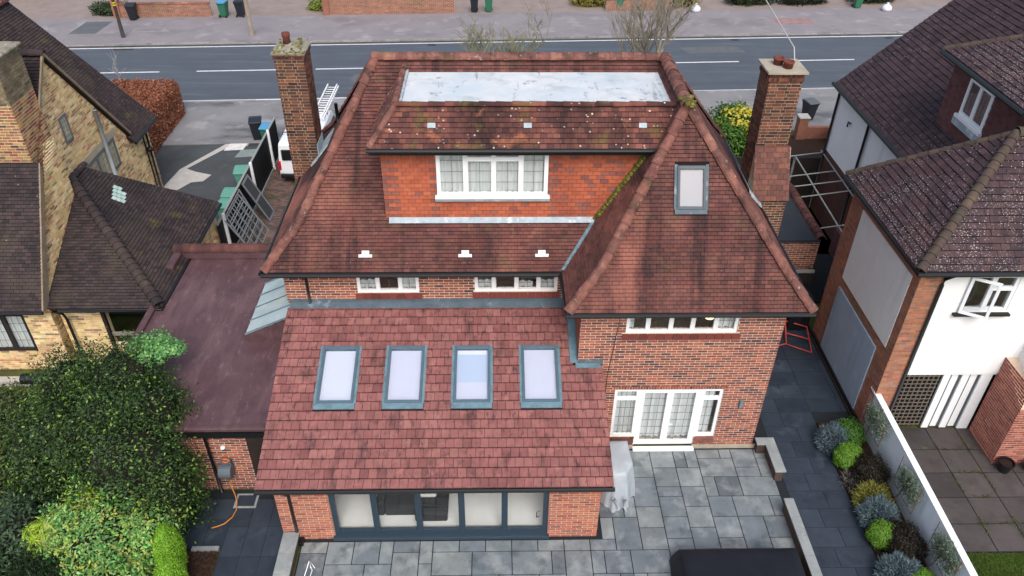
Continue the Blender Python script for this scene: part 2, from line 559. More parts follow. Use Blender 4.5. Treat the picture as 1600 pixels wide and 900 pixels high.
def window(parent, O, U, N, w, h, lights, transoms=None, mat='white', depth=.07, fr=.06, rec=.05, lead=None, curtain=None, W=Z_, name='window', glass='glass', sash=True, back=False):
    """window in a wall: frame mesh with panes, cames and curtains as sub-parts. lights = list of widths"""
    O, U, N, W = V(O), V(U), V(N), V(W)
    O2 = O - N * rec
    fmb = MB()
    tot = sum(lights)
    ls = [x / tot * w for x in lights]
    fmb.fbox(O2, U, W, N, 0, fr, 0, h, -depth, 0)
    fmb.fbox(O2, U, W, N, w - fr, w, 0, h, -depth, 0)
    fmb.fbox(O2, U, W, N, fr, w - fr, 0, fr, -depth, 0.002)
    fmb.fbox(O2, U, W, N, fr, w - fr, h - fr, h, -depth, 0.002)
    u = 0
    panes = []
    for i, l in enumerate(ls):
        a = u + (fr if i == 0 else fr / 2)
        b = u + l - (fr if i == len(ls) - 1 else fr / 2)
        if i:
            fmb.fbox(O2, U, W, N, u - fr / 2, u + fr / 2, fr, h - fr, -depth, .004)
        t = transoms[i] if transoms else 0
        zb = fr
        if t:
            zt = h * t
            fmb.fbox(O2, U, W, N, a, b, zt - fr * .45, zt + fr * .45, -depth, .003)
            panes.append((a, b, zb, zt - fr * .45))
            panes.append((a, b, zt + fr * .45, h - fr))
        else:
            panes.append((a, b, zb, h - fr))
        u += l
    if sash:
        for (a, b, c, d) in panes:
            s_ = .028
            for q in ((a, a + s_, c, d), (b - s_, b, c, d), (a + s_, b - s_, c, c + s_), (a + s_, b - s_, d - s_, d)):
                fmb.fbox(O2, U, W, N, q[0], q[1], q[2], q[3], -depth * .8, .012)
    f = fmb.build(name, MT[mat], parent)
    for (a, b, c, d) in panes:
        MB().fbox(O2, U, W, N, a, b, c, d, -depth * .6, -depth * .5).build('pane', MT[glass], f)
        if back:
            MB().fbox(O2, U, W, N, a, b, c, d, -depth * .95, -depth * .85).build('blind', MT['curtain'], f)
        if lead:
            m = MB()
            nx, nz = max(1, round((b - a) / lead[0])), max(1, round((d - c) / lead[1]))
            for i in range(1, nx):
                x = a + (b - a) * i / nx
                m.fbox(O2, U, W, N, x - .005, x + .005, c, d, -depth * .5, -depth * .44)
            for i in range(1, nz):
                z = c + (d - c) * i / nz
                m.fbox(O2, U, W, N, a, b, z - .005, z + .005, -depth * .5, -depth * .43)
            if m.f:
                m.build('leading', MT['cames'], f)
    for cu in (curtain or []):
        a, b, c, d = cu[:4]
        m = MB()
        n = max(6, int((b - a) / .03))
        rr = random.Random(int(a * 100))
        ph = rr.random() * 6
        prev = None
        for i in range(n + 1):
            x = a + (b - a) * i / n
            y = -.13 - .025 * math.sin(i * 1.15 + ph) - .015 * math.sin(i * .37 + ph)
            p = (O2 + U * x + W * c + N * y, O2 + U * x + W * d + N * y)
            if prev:
                m.face((prev[0], p[0], p[1], prev[1]))
            prev = p
        m.build('curtain', MT['curtain'], f, smooth=True)
    return f
def skylight(parent, O, U, W, N, w, h, flash=.13, bz=-.05, mat='velux', bl='blind', fm='flash'):
    """roof window lying in a roof plane; O is its lower left corner"""
    m = MB()
    b = .066
    for q in ((0, b, 0, h), (w - b, w, 0, h), (b, w - b, 0, b * 1.1), (b, w - b, h - b * 1.5, h)):
        m.fbox(O, U, W, N, q[0], q[1], q[2], q[3], -.06, .07)
    m.fbox(O, U, W, N, b * .4, w - b * .4, h - b * 1.3, h - b * .2, .07, .085)
    m.fbox(O, U, W, N, b * .3, b * .75, b * .5, h - b * 1.4, .07, .078)
    m.fbox(O, U, W, N, w - b * .75, w - b * .3, b * .5, h - b * 1.4, .07, .078)
    f = m.build('skylight', MT[mat], parent, bevel=.006)
    MB().fbox(O, U, W, N, b, w - b, b * 1.1, h - b * 1.5, .035, .045).build('pane', MT['glass_sky'], f)
    MB().fbox(O, U, W, N, b, w - b, b * 1.1, h - b * 1.5, bz, bz + .01).build('blind', MT[bl], f)
    m = MB()
    m.fbox(O, U, W, N, -.05, w + .05, -flash, -.002, .012, .045)
    m.fbox(O, U, W, N, -.07, -.002, -.002, h + .03, .0, .03)
    m.fbox(O, U, W, N, w + .002, w + .07, -.002, h + .03, .0, .03)
    m.build('flashing', MT[fm], f)
    return f
def gutter(path, r, mat, name, parent):
    return MB().tube(path, r, 8).build(name, mat, parent, smooth=False)
# ------------------------------------------------------------------ ground, road, pavements
MT['earth'] = M('garden_ground', [C('#4a4a2c')], .95, (.8, .3), stains=[dict(c=C('#5d6b2e'), s=.7, lo=.45, hi=.6, f=.8), dict(c=C('#3b3026'), s=1.3, lo=.55, hi=.7, f=.7)], bump=(20, .5))
MT['asphalt'] = M('road_asphalt', [C('#50565e')], .8, (.7, .07), stains=[dict(c=C('#474c53'), s=.22, st=(.5, 5, 1), lo=.48, hi=.66, f=.6), dict(c=C('#676d74'), s=.4, st=(.4, 6, 1), lo=.56, hi=.7, f=.5), dict(c=C('#6a7078'), s=30, lo=.6, hi=.7, f=.3)], bump=(120, .15))
MT['pave'] = M('worn_pavement_asphalt', [C('#847e81')], .85, (.5, .09), stains=[dict(c=C('#6d686b'), s=.45, st=(.6, 1, 1), lo=.54, hi=.7, f=.7), dict(c=C('#a8a2a5'), s=.8, lo=.55, hi=.7, f=.5), dict(c=C('#4c4a4b'), s=.9, st=(.5, 1, 1), lo=.66, hi=.74, f=.8)], bump=(90, .15))
MT['pave_near'] = M('near_pavement', [C('#7f7e7f')], .8, (.6, .12), stains=[dict(c=C('#4d4e50'), s=.35, st=(.6, 1.6, 1), lo=.52, hi=.66, f=.8), dict(c=C('#a9a6a5'), s=.7, lo=.55, hi=.7, f=.6)], bump=(80, .15))
MT['kerb'] = M('granite_kerb', [C('#8c8a88'), C('#979592'), C('#7f7e7d')], .85, (5, .15), stains=[dict(c=C('#57554f'), s=1.2, lo=.55, hi=.7, f=.7)])
MT['paint'] = M('road_paint', [C('#d4d6d8')], .7, (3, .08), stains=[dict(c=C('#8d9095'), s=6, lo=.6, hi=.7, f=.5)])
MT['tarmac'] = M('drive_tarmac', [C('#484b4d')], .9, (.8, .12), stains=[dict(c=C('#3f4634'), s=.6, lo=.56, hi=.7, f=.6), dict(c=C('#5f6263'), s=1.5, lo=.55, hi=.75, f=.5)], bump=(90, .3))
MT['blocks'] = M('block_paving', [C('#847770'), C('#8e817a'), C('#776b66'), C('#978a82')], .9, (1.2, .12), bump=(40, .2))
MT['blocks_red'] = M('red_block_paving', [C('#6a5450'), C('#755c56'), C('#5c4946'), C('#4d4a3e')], .9, (1.2, .2), stains=[dict(c=C('#45462e'), s=1, lo=.52, hi=.66, f=.8)])
MT['mulch'] = M('bark_mulch', [C('#2e1f18'), C('#3c2a20'), C('#241812'), C('#4a372b')], .95, (12, .3), bump=(30, .8, .04))
MT['oldpave'] = M('mossy_old_paving', [C('#474140'), C('#4f4947'), C('#3f3a3a')], .9, (1.2, .2), stains=[dict(c=C('#2f2c2c'), s=.9, lo=.52, hi=.7, f=.7), dict(c=C('#56582f'), s=2.6, lo=.62, hi=.7, f=.8)], bump=(20, .3))

struct(MB().box((-700, -400, -.6), (700, 900, -.06)).build('ground', MT['earth']))
RA = .052
def rd(s, t, z=0.0):
    return V((5 + s * math.cos(RA) - t * math.sin(RA), 28.7 + s * math.sin(RA) + t * math.cos(RA), z))
def strip(mb, s0, s1, t0, t1, z, d=.05):
    mb.prism([rd(s0, t0, z - d), rd(s1, t0, z - d), rd(s1, t1, z - d), rd(s0, t1, z - d)], (0, 0, d))
    return mb
road = struct(strip(MB(), -160, 160, 0, 9.1, -.05, .1).build('road', MT['asphalt']))
struct(strip(MB(), -160, 160, 9.25, 14.3, .05, .2).build('far_pavement', MT['pave']))
near = struct(strip(MB(), -160, 160, -5.3, -.15, .03, .15).build('near_pavement', MT['pave_near']))
# kerb stones
for (t0, t1, nm) in ((9.1, 9.25, 'far_kerb'), (-.15, 0, 'near_kerb')):
    kb = struct(strip(MB(), -160, 160, t0 + .01, t1 - .01, -.01, .12).build(nm, MT['kerb']))
    me = MB().box((.008, 0, -.1), (.907, .15, .055 if t0 > 5 else .035)).mesh('kerb_stone')
    me.materials.append(MT['kerb'])
    for i in range(66):
        s = -29 + i * .915
        drop = -.05 if ((t0 > 5 and (s < -24 or -17.5 < s < -11 or 20 < s < 27)) or (t0 < 0 and -13 < s < -6)) else 0
        o = link('kerb_stone', me, None, kb)
        m = Matrix.Rotation(RA, 4, 'Z')
        m.translation = rd(s, t0, drop + random.uniform(-.004, .004))
        o.matrix_basis = m
def painted(s0, s1, t0, t1, name='road_marking', z=-.046):
    o = strip(MB(), s0, s1, t0, t1, z + .004, .006).build(name, MT['paint'], road)
    return o
painted(-160, 160, 8.62, 8.74)
painted(-160, 160, .12, .24)
for (xa, xb) in ((-17.56, -14.17), (-12.04, -6.41), (-5.17, -1.2), (1.4, 5.6), (7.4, 11.4), (12.6, 15.2), (16.4, 20.3), (22.0, 27.55), (29, 33), (-24, -19.6), (-31, -26)):
    painted(xa - 5 + .24, xb - 5 + .24, 4.48, 4.6)
# manhole covers and patches
def patch(name, s0, s1, t0, t1, z, mat, par, sk=0):
    return MB().prism([rd(s0, t0, z), rd(s1, t0, z), rd(s1 + sk, t1, z), rd(s0 + sk, t1, z)], (0, 0, .004)).build(name, mat, par)
pd = M('patched_asphalt', [C('#5c5f62')], .9, (2, .15))
fp = bpy.data.objects['far_pavement']
patch('asphalt_patch', -26.5, -24.8, 11.2, 13.6, .051, pd, fp, .3)
patch('manhole_cover', -22.6, -20.6, 11.4, 12.1, .051, MT['kerb'], fp)
patch('manhole_cover', -22.5, -20.7, 11.48, 12.02, .0555, MT['pave'], fp)
patch('asphalt_patch', 20.2, 22.8, 11.0, 12.3, .051, M('pink_patch', [C('#8f7472')], .9, (2, .2)), fp)
patch('drain_grate', -22.9, -21.6, 8.3, 9.05, -.049, M('iron_grate', [C('#3b3a37')], .8, (9, .3)), road)
for (s_, t_) in ((-3.4, 8.15), (16.2, 8.2), (26.5, 8.1), (-9, .5), (20, .5)):
    patch('drain_grate', s_, s_ + .5, t_, t_ + .4, -.049, bpy.data.materials['iron_grate'], road)
patch('asphalt_patch', -7.8, -5.9, 2.4, 3.6, -.0495, pd, road, .2)
patch('asphalt_patch', 12.8, 16.5, 6.1, 7.2, -.0495, pd, road, -.3)
strip(MB(), -160, 160, 8.8, 9.1, -.046, .006).build('gutter_dirt', M('gutter_dirt', [C('#4c4a48')], .9, (1.2, .3)), road)
# drives and front gardens
struct(strip(MB(), -160, 160, 14.3, 40, .04, .12).build('far_drives', MT['blocks']))
struct(MB().box((-10.8, 9.4, -.2), (-5.55, 23.6, .0)).build('tarmac_drive', MT['tarmac']))
struct(MB().box((-5.45, 9.4, -.2), (-.6, 23.6, .0)).build('block_drive', MT['blocks_red']))
struct(MB().box((-.6, 12.2, -.2), (16.9, 23.6, -.004)).build('front_garden', MT['blocks_red']))
struct(MB().box((16.9, 13.0, -.2), (30, 23.7, .0)).build('front_bed', MT['mulch']))
drv = bpy.data.objects['tarmac_drive']
MT['concrete'] = M('pale_concrete', [C('#b5b0a8')], .9, (3, .12))
mb = MB()
mb.prism([(-9.3, 18.4, .001), (-8.6, 18.2, .001), (-8.2, 18.9, .001), (-7.7, 19.0, .001), (-7.5, 19.6, .001), (-8.3, 19.9, .001), (-8.8, 20.2, .001), (-7.2, 22.9, .001), (-7.5, 23.1, .001), (-9.1, 20.1, .001)], (0, 0, .005))
mb.build('concrete_patch', MT['concrete'], drv)
for i, (x, y, c) in enumerate(((-7.5, 22.4, '#9aa09e'), (-6.6, 22.5, '#3a3b3d'), (-6.9, 21.3, '#7f8a88'), (-7.6, 22.0, '#d2cfca'))):
    MB().prism([(x, y, .002 + .004 * i), (x + .9, y + .1, .002 + .004 * i), (x + .95, y + .9, .002 + .004 * i), (x + .1, y + .8, .002 + .004 * i)], (0, 0, .004)).build('patch', M('drive_patch', [C(c)], .9, (4, .2)), drv)
# block rows of the side drive that can be told apart
me = MB().box((.004, .004, -.05), (.196, .096, .006)).mesh('paving_block')
me.materials.append(MT['blocks_red'])
bd = bpy.data.objects['block_drive']
mb = MB()
random.seed(2)
for i in range(24):
    for j in range(115):
        x = -5.4 + i * .2 + (.1 if j % 2 else 0)
        y = 9.6 + j * .1
        h = random.uniform(0, .008)
        mb.box((x + .004, y + .004, -.01), (x + .196, y + .096, .004 + h))
o = mb.build('paving_blocks', MT['blocks_red'], bd, stuff=True)

# ------------------------------------------------------------------ patio of grey slabs
def fill(nx, ny, ok, sizes, seed):
    rr = random.Random(seed)
    occ = [[not ok(i, j) for j in range(ny)] for i in range(nx)]
    out = []
    for j in range(ny):
        for i in range(nx):
            if occ[i][j]:
                continue
            opts = sizes[:]
            rr.shuffle(opts)
            for (a, b) in opts + [(1, 1)]:
                if i + a <= nx and j + b <= ny and not any(occ[i + p][j + q] for p in range(a) for q in range(b)):
                    for p in range(a):
                        for q in range(b):
                            occ[i + p][j + q] = True
                    out.append((i, j, a, b))
                    break
    return out
def slabs(parent, name, x0, y0, g, cells, mat, gap=.024, th=.04, z=0.0):
    ms = {}
    for (i, j, a, b) in cells:
        if (a, b) not in ms:
            ms[(a, b)] = MB().box((gap / 2, gap / 2, -th), (a * g[0] - gap / 2, b * g[1] - gap / 2, 0)).mesh(name)
            ms[(a, b)].materials.append(mat)
        o = link(name, ms[(a, b)], None, parent, loc=(x0 + i * g[0], y0 + j * g[1], z + random.uniform(-.0015, .0015)), bevel=0)
patio = struct(MB().box((.42, -4.6, -.2), (13.4, 3.0, -.014)).build('patio', MT['grout']))
G = .335
def ok_p(i, j):
    x, y = .45 + (i + .5) * G, -4.45 + (j + .5) * G
    return (y < -.05 or (x > 8.05)) and y < 2.97
slabs(patio, 'paving_slab', .45, -4.45, (G, G), fill(38, 22, ok_p, [(3, 2), (2, 2), (2, 2), (2, 3), (2, 1), (1, 2), (2, 2), (3, 2)], 14), MT['slab'])
pathr = struct(MB().box((13.4, -4.6, -.2), (15.05, 9.7, -.03)).box((12.86, 3.06, -.2), (13.4, 9.7, -.03)).box((15.05, 4.0, -.2), (16.3, 9.8, -.03)).build('side_path', MT['grout']))
cells = []
for j in range(24):
    off = j % 2
    i = 0
    row = [2, 3] if off == 0 else [3, 2]
    if j * .6 - 4.6 > 3.9:
        row = [2, 3, 3, 1] if off else [3, 2, 3, 1]
    for a in row:
        cells.append((i, j, a, 1))
        i += a
slabs(pathr, 'paving_slab', 13.42, -4.6, (.325, .6), cells, MT['slab_dark'], .012, .04, -.015)
pathl = struct(MB().box((-1.6, -5, -.3), (-.02, 1.64, -.05)).box((-2.8, -.3, -.3), (-1.6, 1.64, -.05)).build('left_path', MT['grout']))
slabs(pathl, 'paving_slab', -1.58, -4.98, (.52, .9), [(0, j, 1, 1) for j in range(7)] + [(1, j, 1, 1) for j in range(7)] + [(2, j, 1, 1) for j in range(7)] + [(-1, 6, 1, 1), (-2, 6, 1, 1), (-1, 5.3, 1, 1), (-2, 5.3, 1, 1)], MT['slab_dark'], .01, .04, -.035)
MB().box((-2.3, -.34, -.1), (-1.62, -.22, .06)).build('step_edge', MT['coping'], pathl)
struct(MB().box((-6.2, -6, -.2), (-1.62, -.34, .0)).build('mulch_bed', MT['mulch']))
struct(MB().box((15.07, -6, -.2), (16.3, 3.95, .02)).build('planting_bed', MT['mulch']))
# old paving and lawn next door on the right
rp = struct(MB().box((16.45, -.62, -.2), (30, 3.7, -.02)).build('neighbour_patio', MT['grout']))
slabs(rp, 'paving_slab', 16.45, -.6, (.9, .86), [(i, j, 1, 1) for i in range(8) for j in range(5)], MT['oldpave'], .03, .05, -.004)
lw = struct(MB().box((16.45, -12, -.2), (30, -.64, -.01)).build('lawn', MT['earth']))
# low patio walls with stone coping
def low_wall(label, segs, zt, brick=MT['mortar_new']):
    r_ = root('garden_wall', label, 'wall', (segs[0][0], segs[0][1], 0))
    for (x0, y0, x1, y1) in segs:
        MB().box((x0 + .04, y0 + .04, -.05), (x1 - .04, y1 - .04, zt - .05)).build('core', M('wall_shade_brown', [C('#4e4039')], .9, (6, .3)), r_)  # shade of the wall faces painted into the core's dark brown
        ln = max(x1 - x0, y1 - y0)
        n = max(1, round(ln / .62))
        for i in range(n):
            if y1 - y0 >= x1 - x0:
                a, b = y0 + (y1 - y0) * i / n, y0 + (y1 - y0) * (i + 1) / n
                MB().box((x0, a + .003, zt - .05), (x1, b - .003, zt)).build('coping_stone', MT['coping'], r_, bevel=.006)
            else:
                a, b = x0 + (x1 - x0) * i / n, x0 + (x1 - x0) * (i + 1) / n
                MB().box((a + .003, y0, zt - .05), (b - .003, y1, zt)).build('coping_stone', MT['coping'], r_, bevel=.006)
    return r_
low_wall('short L-shaped wall with grey coping at the corner of the red brick wing', [(12.86, 2.72, 13.4, 2.98), (13.1, 1.72, 13.4, 2.715)], .42)
low_wall('long low wall with grey coping beside the black covered table', [(13.04, -4.5, 13.3, .8)], .45)
low_wall('low wall with grey coping in front of the extension\'s left corner', [(.02, -4.5, .42, -.06)], .38)
# ------------------------------------------------------------------ the house in the middle
NY = V((0, -1, 0))
house = root('detached_house', 'red brick house in the middle with tiled hip roof, dormer and skylit rear extension', 'house', (6, 6, 0))
EA, RZ = 5.2, 9.52                                  # eave and ridge heights
# --- walls
walls = MB()
sl = MB()
w1 = (1.97, 3.67, .35, 1.15)                        # openings of the upper rear wall, from X=-.35, z=3.85
up_open = [(1.97, 3.67, .35, 1.12), (5.20, 7.48, .37, 1.12)]
slab_wall(sl, (-.35, 4.95, 3.85), X_, NY, 7.95, 1.3, up_open, .25)
brick_wall(walls, (-.35, 4.95, 3.85), X_, NY, 7.95, 1.3, up_open)
wing_open = [(1.17, 4.06, 4.28, 5.0), (1.08, 4.08, .42, 2.28), (1.78, 3.50, .0, 2.28)]
slab_wall(sl, (7.6, 3.04, 0), X_, NY, 5.25, 5.12, wing_open, .25)
wing_cut = wing_open + [(1.0, 4.16, 2.28, 2.40), (1.1, 4.14, 4.08, 4.28)]
brick_wall(walls, (7.6, 3.04, 0), X_, NY, 5.25, 5.12, wing_cut)
# soldier course over the french doors
x = 8.62
while x < 11.74:
    walls.box((x, 3.03, 2.30), (x + .064, 3.05, 2.40))
    x += .075
slab_wall(sl, (7.6, 4.95, 0), V((0, -1, 0)), V((-1, 0, 0)), 1.66, 5.12, (), .25)
brick_wall(walls, (7.6, 4.95, 2.9), V((0, -1, 0)), V((-1, 0, 0)), 1.9, 2.22)
slab_wall(sl, (12.85, 3.29, 0), Y_, X_, 8.9, 5.12, (), .25)
brick_wall(walls, (12.85, 3.04, 0), Y_, X_, 6, 5.12)
sl.box((-.35, 12.0, 0), (12.6, 12.19, 5.1))
sl.box((-.35, 5.2, 0), (-.1, 12.0, 5.1))
sl.box((-.1, 5.2, 2.55), (12.6, 12.0, 2.7))           # first floor
sl.box((-.1, 5.2, 5.0), (7.6, 12.0, 5.1))             # loft floor
sl.box((7.85, 3.3, 2.55), (12.6, 5.2, 2.7))
sl.box((7.6, 3.3, 4.98), (12.6, 12.0, 5.08))
sl.box((7.85, 6.6, 0), (12.6, 6.7, 5.0))
sl.box((7.85, 3.3, -.1), (12.6, 12.0, .04)).box((-.1, 5.2, -.1), (7.85, 12.0, .04))
sl.box((-.1, 7.6, 2.7), (7.6, 7.7, 5.0))
sl.build('wall', MT['mortar'], house)
walls.build('brickwork', MT['brick'], house, stuff=True)
# plinth under the wing
MB().box((7.62, 2.96, 0), (9.36, 3.05, .09)).box((11.12, 2.96, 0), (12.95, 3.05, .09)).build('plinth', MT['cement_plain'], house)
MB().box((9.36, 2.86, 0), (11.12, 3.0, .07)).build('door_step', MT['white'], house)
for (a, b) in ((8.68, 9.36), (11.12, 11.68)):
    MB().box((a, 3.0, .19), (b, 3.06, .41)).build('sill_panel', MT['hip'], house)

# --- roof planes (the lowest courses sprocketed out, so the hips kink near the eaves)
KZ = 6.152
def on_rear(z):
    return 4.55 + (z - EA) * 4.02 / 4.32
L0 = (-.70, 4.55, EA); L1 = (-.70, 12.6, EA); RL = (2.18, 8.57, RZ); RR = (10.1, 8.57, RZ)
V0 = (7.23, 4.55, EA); W0 = (7.23, 2.77, EA); W1 = (13.34, 2.77, EA); W2 = (13.34, 12.6, EA); AP = (10.1, 5.38, RZ)
K0 = (.20, on_rear(KZ), KZ); K1 = (.20, 17.15 - on_rear(KZ), KZ); KV = (8.06, on_rear(KZ), KZ)
KY = 2.77 + 2.61 * (KZ - EA) / 4.32
KW0 = (8.06, KY, KZ); KW1 = (12.56, KY, KZ); KW2 = (12.56, 17.15 - on_rear(KZ), KZ)
planes = [[L0, V0, KV, K0], [K0, KV, RR, RL], [V0, W0, KW0, KV], [KV, KW0, AP, RR], [W0, W1, KW1, KW0], [KW0, KW1, AP],
          [W1, W2, KW2, KW1], [KW1, KW2, RR, AP], [L1, L0, K0, K1], [K1, K0, RL]]
front = [[W2, L1, K1, KW2], [KW2, K1, RL, RR]]
deck = MB()
for pl in planes + front:
    n = (V(pl[1]) - V(pl[0])).cross(V(pl[2]) - V(pl[0])).normalized()
    deck.prism(pl, n * -.09)
main_roof = deck.build('main_roof', MT['under'], house)
tl = MB()
dorm_hole = [(2.9, 5.5, 6.2), (10.2, 5.5, 6.2), (10.2, 8.22, 9.15), (2.9, 8.22, 9.15)]
vel = [(9.85, 4.03, 7.32), (10.6, 4.03, 7.32), (10.6, 4.66, 8.32), (9.85, 4.66, 8.32)]
for q, pl in enumerate(planes):
    tile_face(tl, pl, holes=[dorm_hole] if q < 2 else [vel] if q == 5 else [])
for pl in front:
    tile_face(tl, pl, .2, .4)
tl.build('roof_tiles', MT['roof'], main_roof, stuff=True)
lift = V((0, 0, .0))
for q, (a, k, b) in enumerate(((L0, K0, RL), (L1, K1, RL), (W0, KW0, AP), (W1, KW1, AP), (W2, KW2, RR))):
    ridge_run('hip_tile', V(a), V(k), .42, .14, MT['hip'], main_roof, seed=1 + q)
    ridge_run('hip_tile', V(k), V(b), .42, .135, MT['hip'], main_roof, seed=20 + q)
ridge_run('ridge_tile', V(RL) + V((-.1, 0, 0)), V(RR) + V((.1, 0, 0)), .33, .15, MT['hip'], main_roof, seed=6)
ridge_run('ridge_tile', V(AP) + V((0, -.12, .02)), V(RR) + V((0, .05, .02)), .33, .16, MT['hip'], main_roof, seed=7)
# mossy mortar knob where the hips of the wing meet
rk = random.Random(3)
mb = MB()
for i in range(26):
    c = V(AP) + V((rk.uniform(-.16, .16), rk.uniform(-.3, .2), .1 + rk.uniform(0, .07)))
    q_ = rk.uniform(.3, .7)
    mb.lathe(c, [(.02 * q_, -.08 * q_), (.1 * q_, -.04 * q_), (.09 * q_, .03 * q_), (.03 * q_, .05 * q_)], 7)
mb.build('ridge_moss', MT['moss'], main_roof, smooth=True, stuff=True)
# valley
nv = (V(V0) - V(RR)).normalized()
vd = (V(KV) - V(V0))
mb = MB()
for t0, t1, c in ((0.0, .97, 0),):
    a, b = V(V0) + vd * t0, V(V0) + vd * t1
    mb.prism([a + V((-.06, -.02, .05)), a + V((.03, -.06, .05)), b + V((.03, -.06, .06)), b + V((-.06, -.02, .06))], (0, 0, .012))
mb.build('valley_lead', MT['flash'], main_roof)
mb = MB()
rk = random.Random(5)
for i in range(420):
    t = rk.random()
    ex = rk.uniform(-.03, .17)
    c = V((8.08 + 1.33 * t + ex * .6, 5.47 - abs(ex) * .9, 6.25 + 2.19 * t + ex * 1.0 + .03))
    s_ = rk.uniform(.03, .07)
    mb.lathe(c, [(s_ * .5, -s_ * .4), (s_, 0), (s_ * .6, s_ * .5), (s_ * .1, s_ * .65)], 6)
mb.build('valley_moss', MT['moss'], main_roof, smooth=True, stuff=True)
# gutters and fascia
g = .065
gutter([(-.76, 4.45, EA - .05), (7.2, 4.45, EA - .05)], g, MT['black'], 'gutter', house)
gutter([(7.16, 4.5, EA - .05), (7.16, 2.68, EA - .05), (13.38, 2.68, EA - .05)], g, MT['black'], 'gutter', house)
gutter([(13.42, 2.72, EA - .05), (13.42, 12.5, EA - .05)], g, MT['black'], 'gutter', house)
gutter([(-.78, 4.5, EA - .05), (-.78, 12.5, EA - .05)], g, MT['black'], 'gutter', house)
mb = MB()
mb.box((-.68, 4.56, EA - .14), (7.28, 4.95, EA - .02)).box((7.27, 2.8, EA - .14), (7.6, 4.55, EA - .02)).box((7.27, 2.78, EA - .14), (13.3, 3.04, EA - .021))
mb.box((12.85, 2.8, EA - .14), (13.3, 12.5, EA - .022)).box((-.68, 4.95, EA - .14), (-.35, 12.5, EA - .021))
mb.build('soffit', MT['black'], house)
# downpipes on the upper wall
MB().tube([(.28, 4.46, 5.1), (.28, 4.6, 4.92), (.28, 4.86, 4.78), (.28, 4.88, 3.86)], .036, 8).build('downpipe', MT['black'], house, smooth=True)
MB().tube([(7.18, 4.46, 5.1), (7.3, 4.8, 4.8), (7.52, 4.86, 4.6), (7.54, 4.86, 3.9)], .036, 8).build('downpipe', MT['black'], house, smooth=True)
# alarm box on the upper wall
MB().prism([(.62, 4.94, 5.02), (1.0, 4.94, 5.02), (.94, 4.94, 4.86), (.85, 4.94, 4.78), (.77, 4.94, 4.78), (.68, 4.94, 4.86)], (0, -.09, 0)).build('alarm_box', MT['white'], house, bevel=.015)
# roof vents
def vent(p, U, W, N, mat='vent', big=True):
    p = V(p)
    m = MB()
    m.fbox(p, U, W, N, -.1, .1, .06, .19, .02, .06)
    if big:
        m.fbox(p, U, W, N, -.18, .18, 0, .085, .03, .08)
    return m.build('roof_vent', MT[mat], main_roof, bevel=.008)
Wm = (V(RL) - V((2.10, 4.55, EA))).normalized(); Nm = X_.cross(Wm)
for x in (1.98, 4.62, 6.66):
    yy = 4.80
    vent((x, yy, EA + (yy - 4.55) * (RZ - EA) / 4.02), X_, Wm, Nm)
# --- dormer
DY = 5.51
dm = MB()
dpoly = [(2.52, DY, 6.15), (7.88, DY, 6.15), (9.42, DY, 8.5), (2.52, DY, 8.5)]
def dlim(z):
    return (0, 5.58 + (z - .03) * .606)
d_open = [(1.40, 4.27, .77, 2.18)]
# wall slab pieces round the window
slab_wall(dm, (2.52, DY, 6.2), X_, NY, 5.36, 2.3, d_open, .2)
dm.prism([(7.88, DY, 6.2), (8.09, DY, 6.2), (9.48, DY, 8.5), (7.88, DY, 8.5)], (0, .2, 0))
dm.box((2.52, 5.7, 6.2), (2.7, 7.4, 8.5))
dm.box((2.7, 6.9, 5.1), (9.5, 7.0, 9.0))
dormer = dm.build('dormer', MT['under'], house)
hung = MB(); hung_p = MB(); rq = random.Random(17)
k = 0
z = .09
while z < 2.28:
    a, b = dlim(z)
    wT = .205
    u = -wT * (.5 if k % 2 else 0)
    while u < b:
        p, q = max(u + .003, a), min(u + wT - .003, b)
        zc = z + .05
        parts = [(p, q)]
        for (o0, o1, o2, o3) in d_open:
            if o2 - .06 < zc < o3:
                parts = [(x0, x1) for x0, x1 in ((p, min(q, o0)), (max(p, o1), q)) if x1 - x0 > .02]
        for (x0, x1) in parts:
            if x1 - x0 > .02:
                j = random.uniform(-.002, .004)
                O = V((2.52, DY, 6.2))
                P = [O + X_ * x0 + Z_ * z + NY * (.028 + j), O + X_ * x1 + Z_ * z + NY * (.028 + j), O + X_ * x1 + Z_ * (z + .105) + NY * .008, O + X_ * x0 + Z_ * (z + .105) + NY * .008]
                Q = [O + X_ * x0 + Z_ * z, O + X_ * x1 + Z_ * z]
                q_ = k % 2 == 0 and (x0 < .3 or 1.05 < x0 < 1.4 or 4.2 < x0 < 4.5)
                prob = .05 if x1 < 4.3 else .22
                (hung_p if q_ or rq.random() < prob else hung).add(P + Q, [(0, 1, 2, 3), (4, 5, 1, 0), (0, 3, 4), (1, 5, 2)])
        u += wT
    z += .115
    k += 1
hung.build('hung_tiles', MT['hung'], dormer, stuff=True)
hung_p.build('hung_tiles', MT['hung_p'], dormer, stuff=True)
MB().prism([(2.6, 5.41, 6.16), (8.06, 5.41, 6.16), (8.14, 5.5, 6.29), (2.6, 5.5, 6.29)], V(Nm) * .035).build('apron_flashing', MT['lead_pale'], dormer)
cur = [(.08, .62, .08, 1.34), (.7, 1.42, .08, 1.06), (1.5, 2.1, .08, 1.06), (2.2, 2.8, .08, 1.34)]
window(dormer, (3.92, DY - .03, 6.97), X_, NY, 2.87, 1.41, [.75, .72, .7, .7], [0, .76, .76, 0], lead=(.3, .34), curtain=[(.05, 2.82, .06, 1.34)], fr=.075, rec=-.03)
MB().box((3.86, DY - .15, 6.92), (6.85, DY + .02, 6.985)).build('window_sill', MT['white'], dormer, bevel=.006)
MB().box((3.86, DY - .1, 6.83), (6.85, DY - .02, 6.9)).build('window_sill', MT['lead_pale'], dormer)
